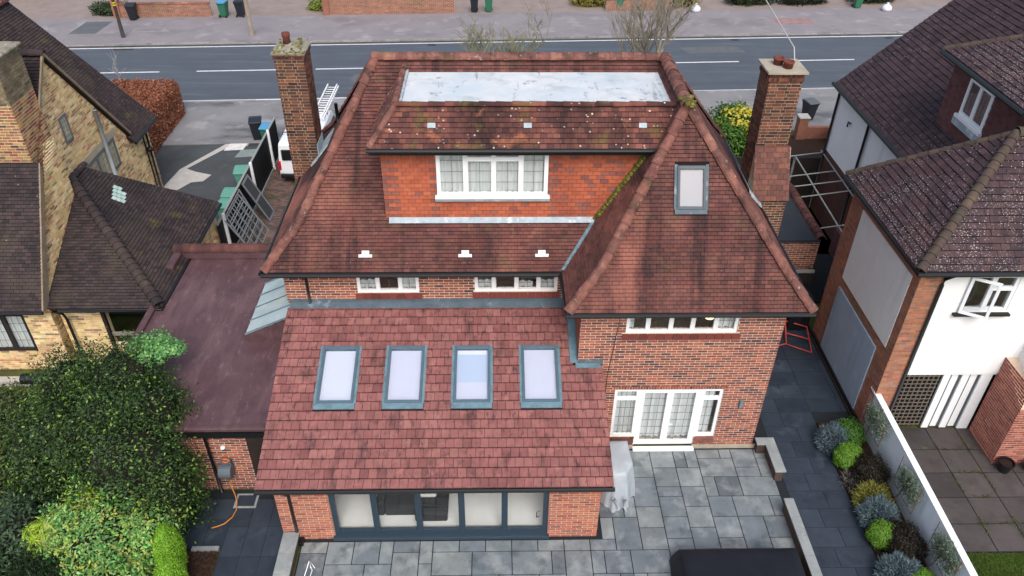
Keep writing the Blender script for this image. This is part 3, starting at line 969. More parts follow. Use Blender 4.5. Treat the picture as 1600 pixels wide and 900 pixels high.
# pent roof skirt round its flat roof
SB, ST = 8.47, 9.30
A0 = (2.30, 5.20, SB); A1 = (9.55, 5.20, SB); B0 = (2.95, 5.85, ST); B1 = (10.15, 5.85, ST); A2 = (2.30, 7.75, SB); B2 = (2.95, 8.25, ST)
sk = MB()
sk.prism([A0, A1, B1, B0], (0, .1, -.08))
sk.prism([A2, A0, B0, B2], (.1, 0, -.08))
sk.box((2.5, 5.3, 8.40), (9.5, 5.75, 8.44))
skirt = sk.build('dormer_roof', MT['under'], house)
st_ = MB()
tile_face(st_, [A0, A1, B1, B0], .132, .17, .02)
tile_face(st_, [A2, A0, B0, B2], .132, .17, .016)
st_.build('roof_tiles', MT['roof_dormer'], skirt, stuff=True)
ridge_run('hip_tile', V(A0), V(B0) + V((0, 0, .0)), .36, .085, MT['hip'], skirt, seed=11)
ridge_run('ridge_tile', V(B0) + V((0, 0, .03)), V(B1) + V((-.12, 0, .03)), .42, .085, MT['roof_dormer'], skirt, seed=12)
ridge_run('ridge_tile', V(B0) + V((0, 0, .03)), V(B2) + V((0, .25, .03)), .36, .085, MT['hip'], skirt, seed=13)
MB().box((3.02, 5.92, 9.16), (9.98, 8.24, 9.24)).build('flat_roof', MT['wflat'], skirt)
MB().box((3.0, 5.95, 9.24), (3.09, 8.2, 9.33)).build('kerb', MT['lead_pale'], skirt)
Wk = (V(B0) - V((2.95, 5.20, SB))).normalized(); Nk = X_.cross(Wk)
for x in (3.86, 6.24, 9.1):
    yy = 5.46
    vent((x, yy, SB + (yy - 5.2) * (ST - SB) / .65 + .01), X_, Wk, Nk, 'lead_pale', False)
gutter([(2.25, 5.10, SB - .03), (9.5, 5.10, SB - .03)], .06, MT['black'], 'gutter', skirt)
MB().tube([(9.42, 5.1, 8.42), (9.4, 5.3, 8.3), (9.36, 5.3, 8.05)], .035, 8).build('downpipe', MT['white'], skirt, smooth=True)
MB().box((2.3, 5.14, 8.3), (9.4, 5.3, 8.41)).build('fascia', MT['black'], skirt)
# --- skylight of the wing
MT['velux_dark'] = M('dark_skylight_frame', [C('#3c4850')], .45, (6, .1), spec=.5)
MT['blind_grey'] = M('beige_blind', [C('#a3a19e')], .8)
Ww = (V(AP) - V((10.1, 2.77, EA))).normalized(); Nw = X_.cross(Ww)
skylight(main_roof, V((9.87, 4.08, EA + (4.08 - 2.77) * (RZ - EA) / 2.61)) + Nw * .05, X_, Ww, Nw, .70, 1.06, .12, .0, 'velux_dark', 'blind_grey', 'lead')
# --- windows of the rear walls
window(house, (1.62, 4.95, 4.20), X_, NY, 1.70, .77, [.55, .6, .5], lead=(.28, .2), curtain=[(.05, .55, .06, .34), (1.2, 1.64, .06, .4)], rec=.04)
window(house, (4.85, 4.95, 4.22), X_, NY, 2.28, .75, [.5, .6, .58, .5], lead=(.28, .2), curtain=[(.05, .6, .05, .3), (1.1, 1.6, .05, .26), (1.72, 2.2, .05, .3)], rec=.04)
window(house, (8.77, 3.04, 4.28), X_, NY, 2.89, .72, [.55, .58, .55, .58, .56], lead=(.16, .26), curtain=[(.05, .22, .06, .68), (2.36, 2.82, .06, .68)], rec=.04)
window(house, (8.68, 3.04, .42), X_, NY, .70, 1.86, [1], [.8], lead=(.15, .32), curtain=[(.04, .66, .05, 1.8)], rec=.04)
window(house, (9.38, 3.04, .07), X_, NY, 1.72, 2.21, [1, 1], None, lead=(.2, .3), curtain=[(.06, .84, .2, 2.1), (.9, 1.66, .2, 2.1)], rec=.045, fr=.13, name='french_doors')
window(house, (11.10, 3.04, .42), X_, NY, .58, 1.86, [1], [.8], lead=(.15, .32), curtain=[(.04, .42, .05, 1.8)], rec=.04)
MB().tube([(10.24 + .06, 2.985, 1.02), (10.24 + .06, 2.95, 1.02), (10.24 + .16, 2.95, 1.02)], .012, 6).build('door_handle', MT['white'], house)
# lamp glowing inside the upper wing room
lamp = MB().lathe((11.05, 3.6, 4.45), [(.05, -.12), (.13, -.08), (.16, 0), (.12, .09), (.05, .12)], 14)
lamp.build('room_lamp', M('lit_lampshade', [C('#ffe2a8')], .6, emit=((1, .78, .42, 1), 2.2)), house, smooth=True)
# quarry tile sills
for (x0, x1, y, z) in ((1.55, 3.40, 4.95, 4.2), (4.78, 7.2, 4.95, 4.22), (8.68, 11.76, 3.04, 4.28)):
    n = round((x1 - x0) / .225)
    st = (x1 - x0) / n
    me = MB().prism([(.006, 0, -.19), (st - .006, 0, -.19), (st - .006, 0, -.012), (.006, 0, -.012)], (0, -.05, 0)).mesh('sill_tile')
    for v in me.vertices:
        if v.co.z > -.1 and v.co.y < -.01:
            v.co.y = -.025
    me.materials.append(MT['silltile'])
    for i in range(n):
        o = link('sill_tile', me, None, house, loc=(x0 + i * st, y, z))
# cable and lamp fittings on the wing wall
MB().tube([(8.6, 3.02, 5.0), (8.52, 3.02, 4.0), (8.42, 3.02, 2.9), (8.4, 3.02, 1.4)], .008, 5).build('wall_cable', MT['black'], house)
MB().box((12.17, 2.94, 1.62), (12.25, 3.04, 1.9)).build('wall_light', MT['flash'], house, bevel=.02)
MB().tube([(8.86, 3.0, 5.02), (8.86, 2.84, 4.98)], .045, 10).build('security_camera', MT['white'], house, smooth=True)

# --- single-storey rear extension
EX0, EX1 = 0.0, 8.0
SLP = .313
We = V((0, 1, SLP)).normalized(); Ne = X_.cross(We)
E0 = V((-.33, -.22, 2.235))
def exr(u, Y):
    return V((u, Y, E0.z + (Y - E0.y) * SLP))
n_ = math.sqrt(1 + SLP * SLP)
ew = MB(); es = MB()
bo = [(1.29, 6.73, 0.02, 2.02)]
slab_wall(es, (EX0, 0, 0), X_, NY, 8.0, 2.2, bo, .28)
brick_wall(ew, (EX0, 0, 0), X_, NY, 8.0, 2.2, bo, bond='st', H=.088)
es.box((0, .28, 0), (.25, 4.7, 2.2)); es.prism([(0, .28, 2.2), (0, 4.7, 2.2), (0, 4.7, 3.6)], (.25, 0, 0))
slab_wall(es, (8.0, .28, 0), Y_, X_, 2.76, 2.2, (), .25)
es.prism([(7.75, .28, 2.2), (7.75, 3.04, 2.2), (7.75, 3.04, 3.1)], (.25, 0, 0))
brick_wall(ew, (8.0, 0, 0), Y_, X_, 3.04, 2.2, (), bond='st', H=.088)
brick_wall(ew, (0, 4.7, 0), V((0, -1, 0)), V((-1, 0, 0)), 4.7, 2.2, (), bond='st', H=.088)
ext = es.build('extension_wall', MT['mortar_new'], house)
ew.build('brickwork', MT['brick_new'], ext, stuff=True)
MB().box((.25, .28, .02), (7.75, 4.9, .12)).build('floor', MT['floor_in'], ext)
MB().box((.26, 4.8, .12), (7.6, 4.92, 3.7)).build('back_wall', MT['room'], ext)
sky_u = [(.83 + .33, 1.775 + .33), (2.575 + .33, 3.52 + .33), (4.33 + .33, 5.275 + .33), (6.11 + .33, 7.06 + .33)]
v_s0, v_s1 = (1.93 - E0.y) * n_, (3.55 - E0.y) * n_
ho = [(a, b, v_s0, v_s1) for a, b in sky_u]
dk = MB(); ce = MB()
v_step = (3.03 - E0.y) * n_
v_top = (4.78 - E0.y) * n_
ho_low = [(a, b, v_s0, v_step) for a, b in sky_u]
ho_up = [(a, b, 0, v_s1 - v_step) for a, b in sky_u]
E1 = E0 + We * v_step
for mbx, off, t in ((dk, 0, .03), (ce, -.04, .12)):
    slab_wall(mbx, E0 + Ne * off, X_, Ne, 8.58, v_step, ho_low, t, W=We)
    slab_wall(mbx, E1 + Ne * off, X_, Ne, 7.90, v_top - v_step, ho_up, t, W=We)
ext_roof = dk.build('extension_roof', MT['under'], house)
ce.build('ceiling', MT['white'], ext_roof)
holes3 = []
for a, b in sky_u:
    holes3.append([E0 + X_ * (a - .09) + We * (v_s0 - .17), E0 + X_ * (b + .09) + We * (v_s0 - .17), E0 + X_ * (b + .09) + We * (v_s1 + .02), E0 + X_ * (a - .09) + We * (v_s1 + .02)])
polyL = [E0, E0 + X_ * 8.58, E0 + X_ * 8.58 + We * v_step, E0 + We * v_step]
GA, WT = .26, .2145
tiles = []
random.seed(21)
fr, cells = tile_cells([E0, E0 + X_ * 8.58, E0 + X_ * 8.58 + We * v_top, E0 + We * v_top], GA, WT, slot=.02, g=.005)
for pc, v0 in cells:
    u_a, u_b = min(p[0] for p in pc), max(p[0] for p in pc)
    if v0 + GA * .6 > v_step and u_b > 7.8:
        u_b = 7.8
    parts = [(u_a, u_b)]
    for a, b in sky_u:
        if v0 + GA > v_s0 - .18 and v0 < v_s1 + .02:
            for (p, q) in parts:
                p2, q2 = max(p, a - .06), min(q, b + .06)
                if q2 - p2 > .015:
                    if v0 + GA > v_s1 + .06:
                        tiles.append(([(p2, v_s1 + .02), (q2, v_s1 + .02), (q2, v0 + GA - .02), (p2, v0 + GA - .02)], v0))
                    if v0 < v_s0 - .22:
                        tiles.append(([(p2, v0), (q2, v0), (q2, v_s0 - .18), (p2, v_s0 - .18)], v0))
            parts = [q for p in parts for q in (((p[0], min(p[1], a - .06)), (max(p[0], b + .06), p[1])) if p[1] > a - .06 and p[0] < b + .06 else (p,)) if q[1] - q[0] > .015]
    v_b = max(p[1] for p in pc)
    for (p, q) in parts:
        if q - p > .015:
            tiles.append(([(p, v0), (q, v0), (q, v_b), (p, v_b)], v0))
th = .042
full_me = {}
rest = MB()
count = 0
Rm = Matrix((X_, We, Ne)).transposed().to_4x4()
for pc, v0 in tiles:
    us = [p[0] for p in pc]
    if count < 300 and abs(min(p[1] for p in pc) - v0) < .001 and max(p[1] for p in pc) - v0 > GA - .03:
        wq = round(max(us) - min(us), 3)
        if wq not in full_me:
            m = MB()
            add_tile(m, (V((0, 0, 0)), X_, Y_, Z_), [(0, 0), (wq, 0), (wq, GA - .02), (0, GA - .02)], 0, GA, th)
            full_me[wq] = m.mesh('roof_tile')
            full_me[wq].materials.append(MT['roof_ext'])
        o = link('roof_tile', full_me[wq], None, ext_roof)
        mm = Rm @ Matrix.Rotation(random.uniform(-.012, .012), 4, 'X') @ Matrix.Rotation(random.uniform(-.01, .01), 4, 'Y')
        mm.translation = E0 + X_ * min(us) + We * v0 + Ne * random.uniform(-.002, .004)
        o.matrix_basis = mm
        count += 1
    else:
        add_tile(rest, fr, pc, v0, GA, th)
rest.build('roof_tiles', MT['roof_ext'], ext_roof, stuff=True)
for (a, b), bm in zip(sky_u, ('blind_w', 'blind', 'blind_sky_tint', 'blind')):
    sky_o = skylight(ext_roof, E0 + X_ * a + We * v_s0 + Ne * .02, X_, We, Ne, b - a, v_s1 - v_s0, .17, bl=bm)
    if bm == 'blind_sky_tint':
        MB().fbox(E0 + X_ * a + We * v_s0 + Ne * .02, X_, We, Ne, .08, b - a - .08, v_s1 - v_s0 - .24, v_s1 - v_s0 - .12, -.03, -.02).build('blind_rail', MT['white'], sky_o)
        MB().fbox(E0 + X_ * a + We * v_s0 + Ne * .02, X_, We, Ne, .08, b - a - .08, .09, .62, -.038, -.03).build('blind_rail', MT['blind'], sky_o)
# flashings along the house walls
mb = MB()
top = E0 + We * (v_top - .05)
mb.fbox(top, X_, We, Ne, .05, 7.78, 0, .22, .045, .07)
mb.box((-.3, 4.93, 3.8), (7.6, 4.945, 4.0))
mb.build('lead_flashing', MT['lead'], ext_roof)
mb = MB()
mb.fbox(E1, X_, We, Ne, 7.72, 7.92, .0, v_top - v_step - .06, .04, .062)
mb.prism([(7.585, 3.1, 3.3), (7.585, 4.9, 3.85), (7.585, 4.9, 4.02), (7.585, 3.1, 3.46)], (-.012, 0, 0))
mb.fbox(E1, X_, We, Ne, 7.86, 8.52, -.16, -.0, .045, .065)
mb.build('lead_flashing', MT['flash'], ext_roof)
MB().box((7.62, 2.99, 3.26), (8.25, 3.026, 3.4)).build('lead_flashing', MT['lead'], ext_roof)
gutter([(-.34, -.27, 2.17), (8.27, -.27, 2.17)], .055, MT['black'], 'gutter', ext_roof)
MB().box((-.3, -.21, 2.05), (8.22, 0.02, 2.19)).build('soffit', MT['black'], ext_roof)
MB().prism([E0 + V((0, .05, -.12)), E0 + We * v_top + V((0, 0, -.12)), E0 + We * v_top, E0 + V((0, .05, 0))], (.03, 0, 0)).build('barge_board', MT['black'], ext_roof)
MB().prism([E0 + V((8.55, .05, -.12)), E0 + We * v_step + V((8.55, 0, -.12)), E0 + We * v_step + V((8.55, 0, 0)), E0 + V((8.55, .05, 0))], (.03, 0, 0)).build('barge_board', MT['black'], ext_roof)
MB().tube([(.36, -.27, 2.15), (.36, -.2, 2.0), (.36, -.06, 1.9), (.36, -.06, .08)], .04, 8).build('downpipe', MT['black'], ext, smooth=True)
MB().box((.26, -.22, 0), (.5, -.02, .12)).build('drain_hopper', MT['black'], ext, bevel=.01)
bf = window(ext, (1.29, 0, .14), X_, NY, 5.44, 1.88, [1.09, 1.09, 1.08, 1.08, 1.1], mat='anth', fr=.1, rec=.06, depth=.09, name='bifold_doors')
MB().box((1.25, -.1, .03), (6.77, .1, .14)).build('threshold', MT['anth'], ext, bevel=.008)
MB().tube([(6.5, -.05, 1.1), (6.43, -.08, 1.1), (6.43, -.08, .9), (6.5, -.05, .9)], .012, 6).build('door_handle', MT['black'], ext)
# sofa seen through the doors
sofa = root('corner_sofa', 'charcoal corner sofa with white cushion inside the bifold doors', 'sofa', (3.6, 1.5, .12))
MB().box((2.5, .6, .12), (4.15, 1.3, .52)).build('seat', MT['sofa'], sofa, bevel=.05)
MB().box((3.3, .4, .12), (4.15, .6, .5)).build('seat', MT['sofa'], sofa, bevel=.05)
MB().box((2.5, 1.3, .12), (4.15, 1.55, .9)).build('backrest', MT['sofa'], sofa, bevel=.06)
MB().box((2.3, .6, .12), (2.5, 1.55, .68)).build('armrest', MT['sofa'], sofa, bevel=.05)
mb = MB().box((3.3, .85, .52), (3.85, 1.15, .66)).build('cushion', MT['cushion'], None, bevel=.06)
tag(mb, 'white cushion lying on the charcoal sofa behind the bifold doors', 'cushion')

# --- chimneys (brick by brick)
def chimney(name, x0, x1, y0, y1, z0, z1, mat, mort, n_ind=300, cap='cement', parent=house, lower=None):
    core = MB().box((x0 + .006, y0 + .006, z0), (x1 - .006, y1 - .006, z1))
    ch = core.build(name, MT[mort], parent)
    faces = [(V((x0, y0, z0)), X_, NY, x1 - x0), (V((x1, y0, z0)), Y_, X_, y1 - y0), (V((x0, y1, z0)), V((0, -1, 0)), V((-1, 0, 0)), y1 - y0), (V((x1, y1, z0)), V((-1, 0, 0)), Y_, x1 - x0)]
    al = []
    for fi, (O, U, N, w) in enumerate(faces):
        for r in brick_rects(w, z1 - z0, bond='fl', H=.096, L=.285, j=.022):
            al.append((fi, r))
    shown = 1 if (x0 + x1) / 2 < 5 else 2
    al.sort(key=lambda t: ((0 if t[0] == 0 else 1 if t[0] == shown else 2), -t[1][3]))
    rest_ = MB()
    meshes = {}
    for i, (fi, (a, b, c, d)) in enumerate(al):
        O, U, N, w = faces[fi]
        if i < n_ind and fi in (0, shown):
            key = (fi, round(b - a, 3), round(d - c, 3))
            if key not in meshes:
                m = MB().fbox(V((0, 0, 0)), U, Z_, N, 0, b - a, 0, d - c, -.05, .008)
                meshes[key] = m.mesh('brick')
                meshes[key].materials.append(MT[mat])
            o = link('brick', meshes[key], None, ch, loc=O + U * a + Z_ * c + N * random.uniform(-.002, .003))
        else:
            rest_.fbox(O, U, Z_, N, a, b, c, d, -.004, .008)
    rest_.build('brickwork', MT[mat], ch, stuff=True)
    return ch
random.seed(5)
CL = (-.95, -.10, 9.8, 10.7, 4.0, 9.02)
chL = chimney('chimney', *CL, 'brick_dark', 'mortar_dark', 300)
chL['label'] = 'tall brick chimney with mossy cap on the left'
mb = MB()
for i, e in enumerate((.035, .05)):
    for k in range(12):
        x = CL[0] - e + (CL[1] - CL[0] + 2 * e) * k / 12
        mb.box((x + .004, CL[2] - e, 9.02 + i * .08 + .004), (x + (CL[1] - CL[0] + 2 * e) / 12 - .004, CL[2] + .1, 9.1 + i * .08 - .004))
        y = CL[2] + .1 + (CL[3] - CL[2] - .1 + e) * k / 12
        mb.box((CL[1] - .1, y + .004, 9.02 + i * .08 + .004), (CL[1] + e, y + (CL[3] - CL[2] - .1 + e) / 12 - .004, 9.1 + i * .08 - .004))
mb.build('oversail', MT['brick_dark'], chL, stuff=True)
mb = MB()
rk = random.Random(8)
n = 9
grid = [[V((CL[0] - .07 + (CL[1] - CL[0] + .14) * i / n, CL[2] - .07 + (CL[3] - CL[2] + .14) * j / n, 9.18 + .16 * math.sin(math.pi * i / n) * math.sin(math.pi * j / n) + rk.uniform(0, .035))) for i in range(n + 1)] for j in range(n + 1)]
for j in range(n):
    for i in range(n):
        mb.face((grid[j][i], grid[j][i + 1], grid[j + 1][i + 1], grid[j + 1][i]))
mb.box((CL[0] - .06, CL[2] - .06, 9.15), (CL[1] + .06, CL[3] + .06, 9.19))
mb.build('cap', MT['cement'], chL, smooth=False)
mb = MB()
for i in range(60):
    ed = rk.random()
    p = V((rk.uniform(CL[0] - .05, CL[1] + .05), CL[2] - .05 + abs(rk.gauss(0, .12)), 9.22)) if ed < .7 else V((rk.uniform(CL[0], CL[1]), rk.uniform(CL[2], CL[3]), 9.32))
    s_ = rk.uniform(.02, .06)
    mb.lathe(p, [(s_ * .6, -s_ * .5), (s_, 0), (s_ * .5, s_ * .6), (s_ * .1, s_ * .8)], 6)
mb.build('moss', MT['moss'], chL, smooth=True, stuff=True)
MB().lathe((-.62, 10.25, 9.3), [(.12, 0), (.1, .2), (.12, .24), (.12, .34), (.085, .34), (.08, .2)], 14).build('chimney_pot', MT['terracotta'], chL, smooth=True)
MB().tube([(.4, 11.0, 6.4), (.4, 11.0, 7.15)], .055, 10).build('soil_vent', MT['black'], main_roof, smooth=True)
mb = MB()
mb.prism([(-.08, 9.6, 5.92), (.28, 9.6, 6.36), (.28, 10.85, 6.36), (-.08, 10.85, 5.92)], (-.02, 0, .03))
mb.box((-.095, 9.8, 5.8), (-.078, 10.7, 6.3))
mb.prism([(-.3, 9.55, 5.68), (-.08, 9.55, 5.92), (-.08, 9.79, 5.92), (-.3, 9.79, 5.68)], (-.02, 0, .03))
mb.build('lead_flashing', MT['lead_pale'], chL)
CR = (13.12, 14.06, 8.5, 9.4, 4.0, 8.88)
chR = chimney('chimney', *CR, 'brick_dark', 'mortar_dark', 300)
chR['label'] = 'brick chimney with two pots and a tiled shoulder on the right'
mb = MB()
for i, e in enumerate((.035, .02)):
    zz = 8.88 + i * .11
    for k in range(14):
        x = CR[0] - e + (CR[1] - CR[0] + 2 * e) * k / 14
        mb.box((x + .004, CR[2] - e, zz + .004), (x + (CR[1] - CR[0] + 2 * e) / 14 - .004, CR[2] + .1, zz + .106))
        y = CR[2] + .1 + (CR[3] - CR[2] - .1 + e) * k / 14
        mb.box((CR[0] - e, y + .004, zz + .004), (CR[0] + .1, y + (CR[3] - CR[2] - .1 + e) / 14 - .004, zz + .106))
mb.box((CR[0] + .05, CR[2] + .05, 8.85), (CR[1], CR[3], 9.1))
mb.build('oversail', MT['brick_dark'], chR, stuff=True)
MB().box((CR[0] - .1, CR[2] - .1, 9.1), (CR[1] + .1, CR[3] + .1, 9.17)).build('cap', MT['cement_plain'], chR, bevel=.015)
for (px, py) in ((13.46, 9.05), (13.66, 8.78)):
    MB().lathe((px, py, 9.17), [(.13, 0), (.14, .14), (.16, .15), (.16, .2), (.125, .2), (.12, .02)], 16).build('chimney_pot', MT['terracotta'], chR, smooth=True)
mb = MB().box((13.12, 7.9, 2.5), (14.18, 8.5, 5.55))
mb.prism([(13.12, 7.9, 5.55), (13.12, 8.5, 5.55), (13.12, 8.5, 6.85)], (1.06, 0, 0))
mb.build('breast', MT['mortar_dark'], chR)
mb = MB()
brick_wall(mb, (13.12, 7.9, 2.5), X_, NY, 1.06, 3.05)
brick_wall(mb, (14.18, 7.9, 2.5), Y_, X_, 1.5, 3.05)
mb.build('brickwork', MT['brick_dark'], chR, stuff=True)
mb = MB()
tile_face(mb, [(13.1, 7.82, 5.45), (14.2, 7.82, 5.45), (14.14, 8.5, 6.9), (13.1, 8.5, 6.9)], .16, .18, .02)
mb.build('shoulder_tiles', M('shoulder_tile', [C('#6e483f'), C('#60403a'), C('#7a5044'), C('#573b36')], .85, (4, .2), bump=(30, .2)), chR, stuff=True)
mb = MB().prism([(12.95, 7.75, 5.75), (13.13, 7.75, 5.5), (13.13, 9.4, 5.55), (12.95, 9.4, 5.8)], (-.02, 0, .12))
mb.prism([(13.0, 7.7, 5.65), (13.4, 7.7, 5.25), (13.4, 7.9, 5.3), (13.0, 7.9, 5.7)], (0, 0, .06))
mb.build('lead_flashing', MT['lead_pale'], chR)
# --- garage with red felt roof on the left
ga = MB()
ga.box((-4.9, 1.65, 0), (-.05, 1.85, 2.35)).box((-4.9, 9.0, 0), (-.36, 9.2, 2.35)).box((-4.9, 1.85, 0), (-4.7, 9.0, 2.35))
gar = ga.build('garage_wall', MT['mortar'], house)
mb = MB()
brick_wall(mb, (-4.9, 1.65, 0), X_, NY, 4.85, 2.35)
mb.build('brickwork', MT['brick'], gar, stuff=True)
mb = MB()
mb.box((-5.0, 1.5, 2.36), (-.35, 9.25, 2.5))
mb.box((-5.05, 1.5, 2.5), (-4.85, 9.1, 2.6))
mb.box((-4.85, 1.45, 2.42), (-.42, 1.6, 2.54))
gr = mb.build('garage_roof', MT['rflat'], house, bevel=.03)
for x in (-3.9, -2.95, -2.0, -1.05):
    MB().box((x, 1.62, 2.5), (x + .09, 9.1, 2.506)).build('felt_lap', MT['rflat'], gr)
mb = MB().box((-5.0, 9.1, 2.5), (-.75, 9.35, 2.86)).box((-5.12, 8.2, 2.5), (-4.85, 9.1, 2.82))
mb.build('parapet', MT['rflat'], gr, bevel=.04)
ridge_run('coping_tile', (-5.1, 9.22, 2.84), (-.75, 9.22, 2.84), .3, .18, MT['roof'], gr, seed=31)
MB().box((-4.95, 1.46, 2.2), (-.3, 1.64, 2.36)).build('fascia', MT['black'], gr)
# lean-to glass roof between garage and house
mb = MB()
GO = V((-1.80, 4.85, 2.75))
mb.prism([(-1.75, 4.95, 2.72), (-.45, 4.95, 3.32), (-.45, 7.4, 3.32), (-1.75, 7.4, 2.72)], (0, 0, .02))
glz = mb.build('lean_to_glazing', M('cloudy_polycarbonate', [C('#a9b9ba')], .3, (2, .15), spec=.6, stains=[dict(c=C('#d8d2b8'), s=.9, lo=.55, hi=.7, f=.7)]), house)
mb = MB()
for t in (0, .25, .5, .75, 1):
    y = 4.95 + 2.45 * t
    mb.prism([(-1.77, y - .015, 2.74), (-1.77, y + .015, 2.74), (-.45, y + .015, 3.34), (-.45, y - .015, 3.34)], (0, 0, .03))
mb.build('glazing_bar', MT['flash'], glz)
MB().prism([(-1.78, 4.9, 2.5), (-.45, 4.9, 2.5), (-.45, 4.9, 3.3), (-1.78, 4.9, 2.7)], (0, .05, 0)).build('cheek', MT['rflat'], glz)
# wooden door and posts on the garage rear wall
MB().box((-1.0, 1.5, 0), (-.15, 1.64, 2.2)).build('garage_door', MT['wood_dark'], gar)
MB().tube([(-2.05, 1.55, 2.3), (-2.05, 1.55, 0)], .045, 8).build('downpipe', MT['black'], gar, smooth=True)
MB().lathe((-1.68, 1.58, 1.72), [(.06, -.03), (.07, 0), (.05, .04)], 10).build('wall_light', MT['white'], gar, smooth=True)
# --- flat-roofed side extension on the right
mb = MB().box((12.85, 9.8, 0), (16.5, 13.4, 2.7))
sx = mb.build('side_extension_wall', MT['mortar'], house)
mb = MB()
brick_wall(mb, (14.0, 9.8, 0), X_, NY, 2.5, 2.7, [(.75, 1.25, 1.55, 2.4)])
mb.build('brickwork', MT['brick'], sx, stuff=True)
MB().box((14.2, 9.7, 2.7), (16.45, 13.4, 2.8)).build('flat_roof', M('dark_felt', [C('#2c3137')], .7, (2, .15)), sx)
ridge_run('coping_tile', (16.48, 9.7, 2.8), (16.48, 13.4, 2.8), .3, .16, MT['roof'], sx, seed=41)
window(sx, (14.75, 9.8, 1.55), X_, NY, .5, .85, [1], rec=-.05)
MB().box((14.9, 9.74, 1.75), (15.1, 9.76, 2.1)).build('lit_window_patch', M('window_glow_yellow', [C('#d9a92a')], .6), sx)  # yellow patch paints the lit window's glow as plain colour
# ------------------------------------------------------------------ yellow brick house on the left
MT['ystock'] = M('yellow_stock_brick', [C('#e4c88e'), C('#d8ba7c'), C('#ecd8a6'), C('#c6a876'), C('#e4bd84'), C('#eedcb0'), C('#d4a87a'), C('#9c8762'), C('#e6ce94'), C('#c4866c'), C('#7d6e58')], .9, (5, .18),
    stains=[dict(c=C('#a5573f'), s=.45, lo=.58, hi=.72, f=.55), dict(c=C('#857250'), s=.8, lo=.58, hi=.74, f=.4)], bump=(60, .35))
MT['mortar_y'] = M('buff_mortar', [C('#e0d0ae')], .95, (5, .15))
MT['roof_dark'] = M('dark_brown_tile', [C('#332b2b'), C('#3d3333'), C('#2a2527'), C('#463837'), C('#38302f')], .85, (1.5, .22),
    stains=[dict(c=C('#4b4238'), s=.8, lo=.52, hi=.7, f=.7), dict(c=C('#1f1c20'), s=.6, lo=.5, hi=.7, f=.6), dict(c=C('#5b5527'), s=1.4, lo=.64, hi=.74, f=.7)],
    spots=[dict(c=C('#98938b'), s=5, r=.12, lo=.55, hi=.65, ms=2)], bump=(40, .25))
lh = root('detached_house', 'yellow stock brick house at the left edge with dark tiled roofs', 'house', (-10, 10, 0))
XW = -9.2
yb = MB(); ysl = MB()
# right-hand gable wall: rear slope from the ridge down to the low eave, street slope beyond
RY, RZL = 12.5, 8.1
def gab(y):
    return RZL - (y - RY) * 1.15 if y > RY else RZL - (RY - y) * 1.12
Y0g, Y1g = 8.6, 18.3
def glim(z):
    a = max(0, RY - (RZL - z) / 1.12 - Y0g)
    b = min(Y1g - Y0g, RY + (RZL - z) / 1.15 - Y0g) if z > 3.2 else Y1g - Y0g
    return (a, b)
wins = [(12.25 - Y0g, 12.8 - Y0g, 5.1, 6.05), (12.95 - Y0g, 15.4 - Y0g, 2.75, 3.9)]
brick_wall(yb, (XW, Y0g, 0), Y_, X_, Y1g - Y0g, 8.1, wins, glim)
gp = [(XW, Y0g, 0), (XW, Y1g, 0), (XW, Y1g, 3.2), (XW, 16.75, 3.2), (XW, RY, RZL), (XW, Y0g, gab(Y0g))]
ysl.prism([V(p) + V((-.05, 0, 0)) for p in gp], (-.2, 0, 0))
ysl.prism([V(p) for p in ((XW, Y0g, 0), (XW, Y1g, 0), (XW, Y1g, 3.2), (XW, Y0g, 3.2))], (-.05, 0, 0))
ysl.prism([(XW, 16.75, 3.2), (XW, RY, RZL), (XW, Y0g, gab(Y0g)), (XW, Y0g, 3.2)], (-.05, 0, 0))
# street-side wall end
brick_wall(yb, (XW - 8, Y1g, 0), X_, Y_, 8, 3.2)
ysl.box((XW - 10, Y1g - .3, 0), (XW - .01, Y1g - .01, 3.2))
# rear lower block
brick_wall(yb, (-20, 6.55, 0), X_, NY, 11.85, 2.6, [(9.6, 11.0, .75, 2.25)])
slab_wall(ysl, (-20, 6.55, 0), X_, NY, 11.85, 2.6, [(9.6, 11.0, .75, 2.25)], .25)
XS = -8.15
def slim(z):
    return (max(0, (z - 2.6) / 1.45) if z > 2.6 else 0, 3.4)
brick_wall(yb, (XS, 6.55, 0), Y_, X_, 3.4, 6.6, (), slim)
ysl.prism([(XS, 6.57, 0), (XS, 9.9, 0), (XS, 9.9, 6.4), (XS, 6.57, 2.5)], (-.25, 0, 0))
lwall = ysl.build('wall', MT['mortar_y'], lh)
yb.build('brickwork', MT['ystock'], lwall, stuff=True)
# roofs
dk2 = MB(); yt = MB()
rear = [(-22, 6.25, 2.62), (XS + .02, 6.25, 2.62), (XS + .02, 8.75, 6.25), (-22, 8.75, 6.25)]
top_rear = [(-22, 8.75, 3.9), (XW + .1, 8.75, 3.9), (XW + .1, RY, RZL + .05), (-22, RY, RZL + .05)]
strt = [(XW + .1, 16.85, 3.15), (-22, 16.85, 3.15), (-22, RY, RZL + .05), (XW + .1, RY, RZL + .05)]
frontw = [(XW + .25, 18.85, 3.2), (XW + .25, 16.4, 3.2), (-13.4, 16.4, 7.95), (-13.4, 18.85, 7.95)]
frontw = [frontw[1], frontw[0], frontw[3], frontw[2]]
ann_f = [(-8.1, 6.45, 2.55), (-4.72, 6.45, 2.55), (-8.3, 10.4, 4.75), (-8.45, 10.4, 4.75)]
ann_r = [(-4.72, 6.45, 2.55), (-4.72, 12.75, 2.55), (-8.3, 11.3, 4.75), (-8.3, 10.4, 4.75)]
for pl in (rear, strt, frontw, ann_f, ann_r, top_rear):
    n = (V(pl[1]) - V(pl[0])).cross(V(pl[2]) - V(pl[0])).normalized()
    dk2.prism(pl, n * -.1)
lroof = dk2.build('roof', MT['under'], lh)
tile_face(yt, rear, .11, .18, .02)
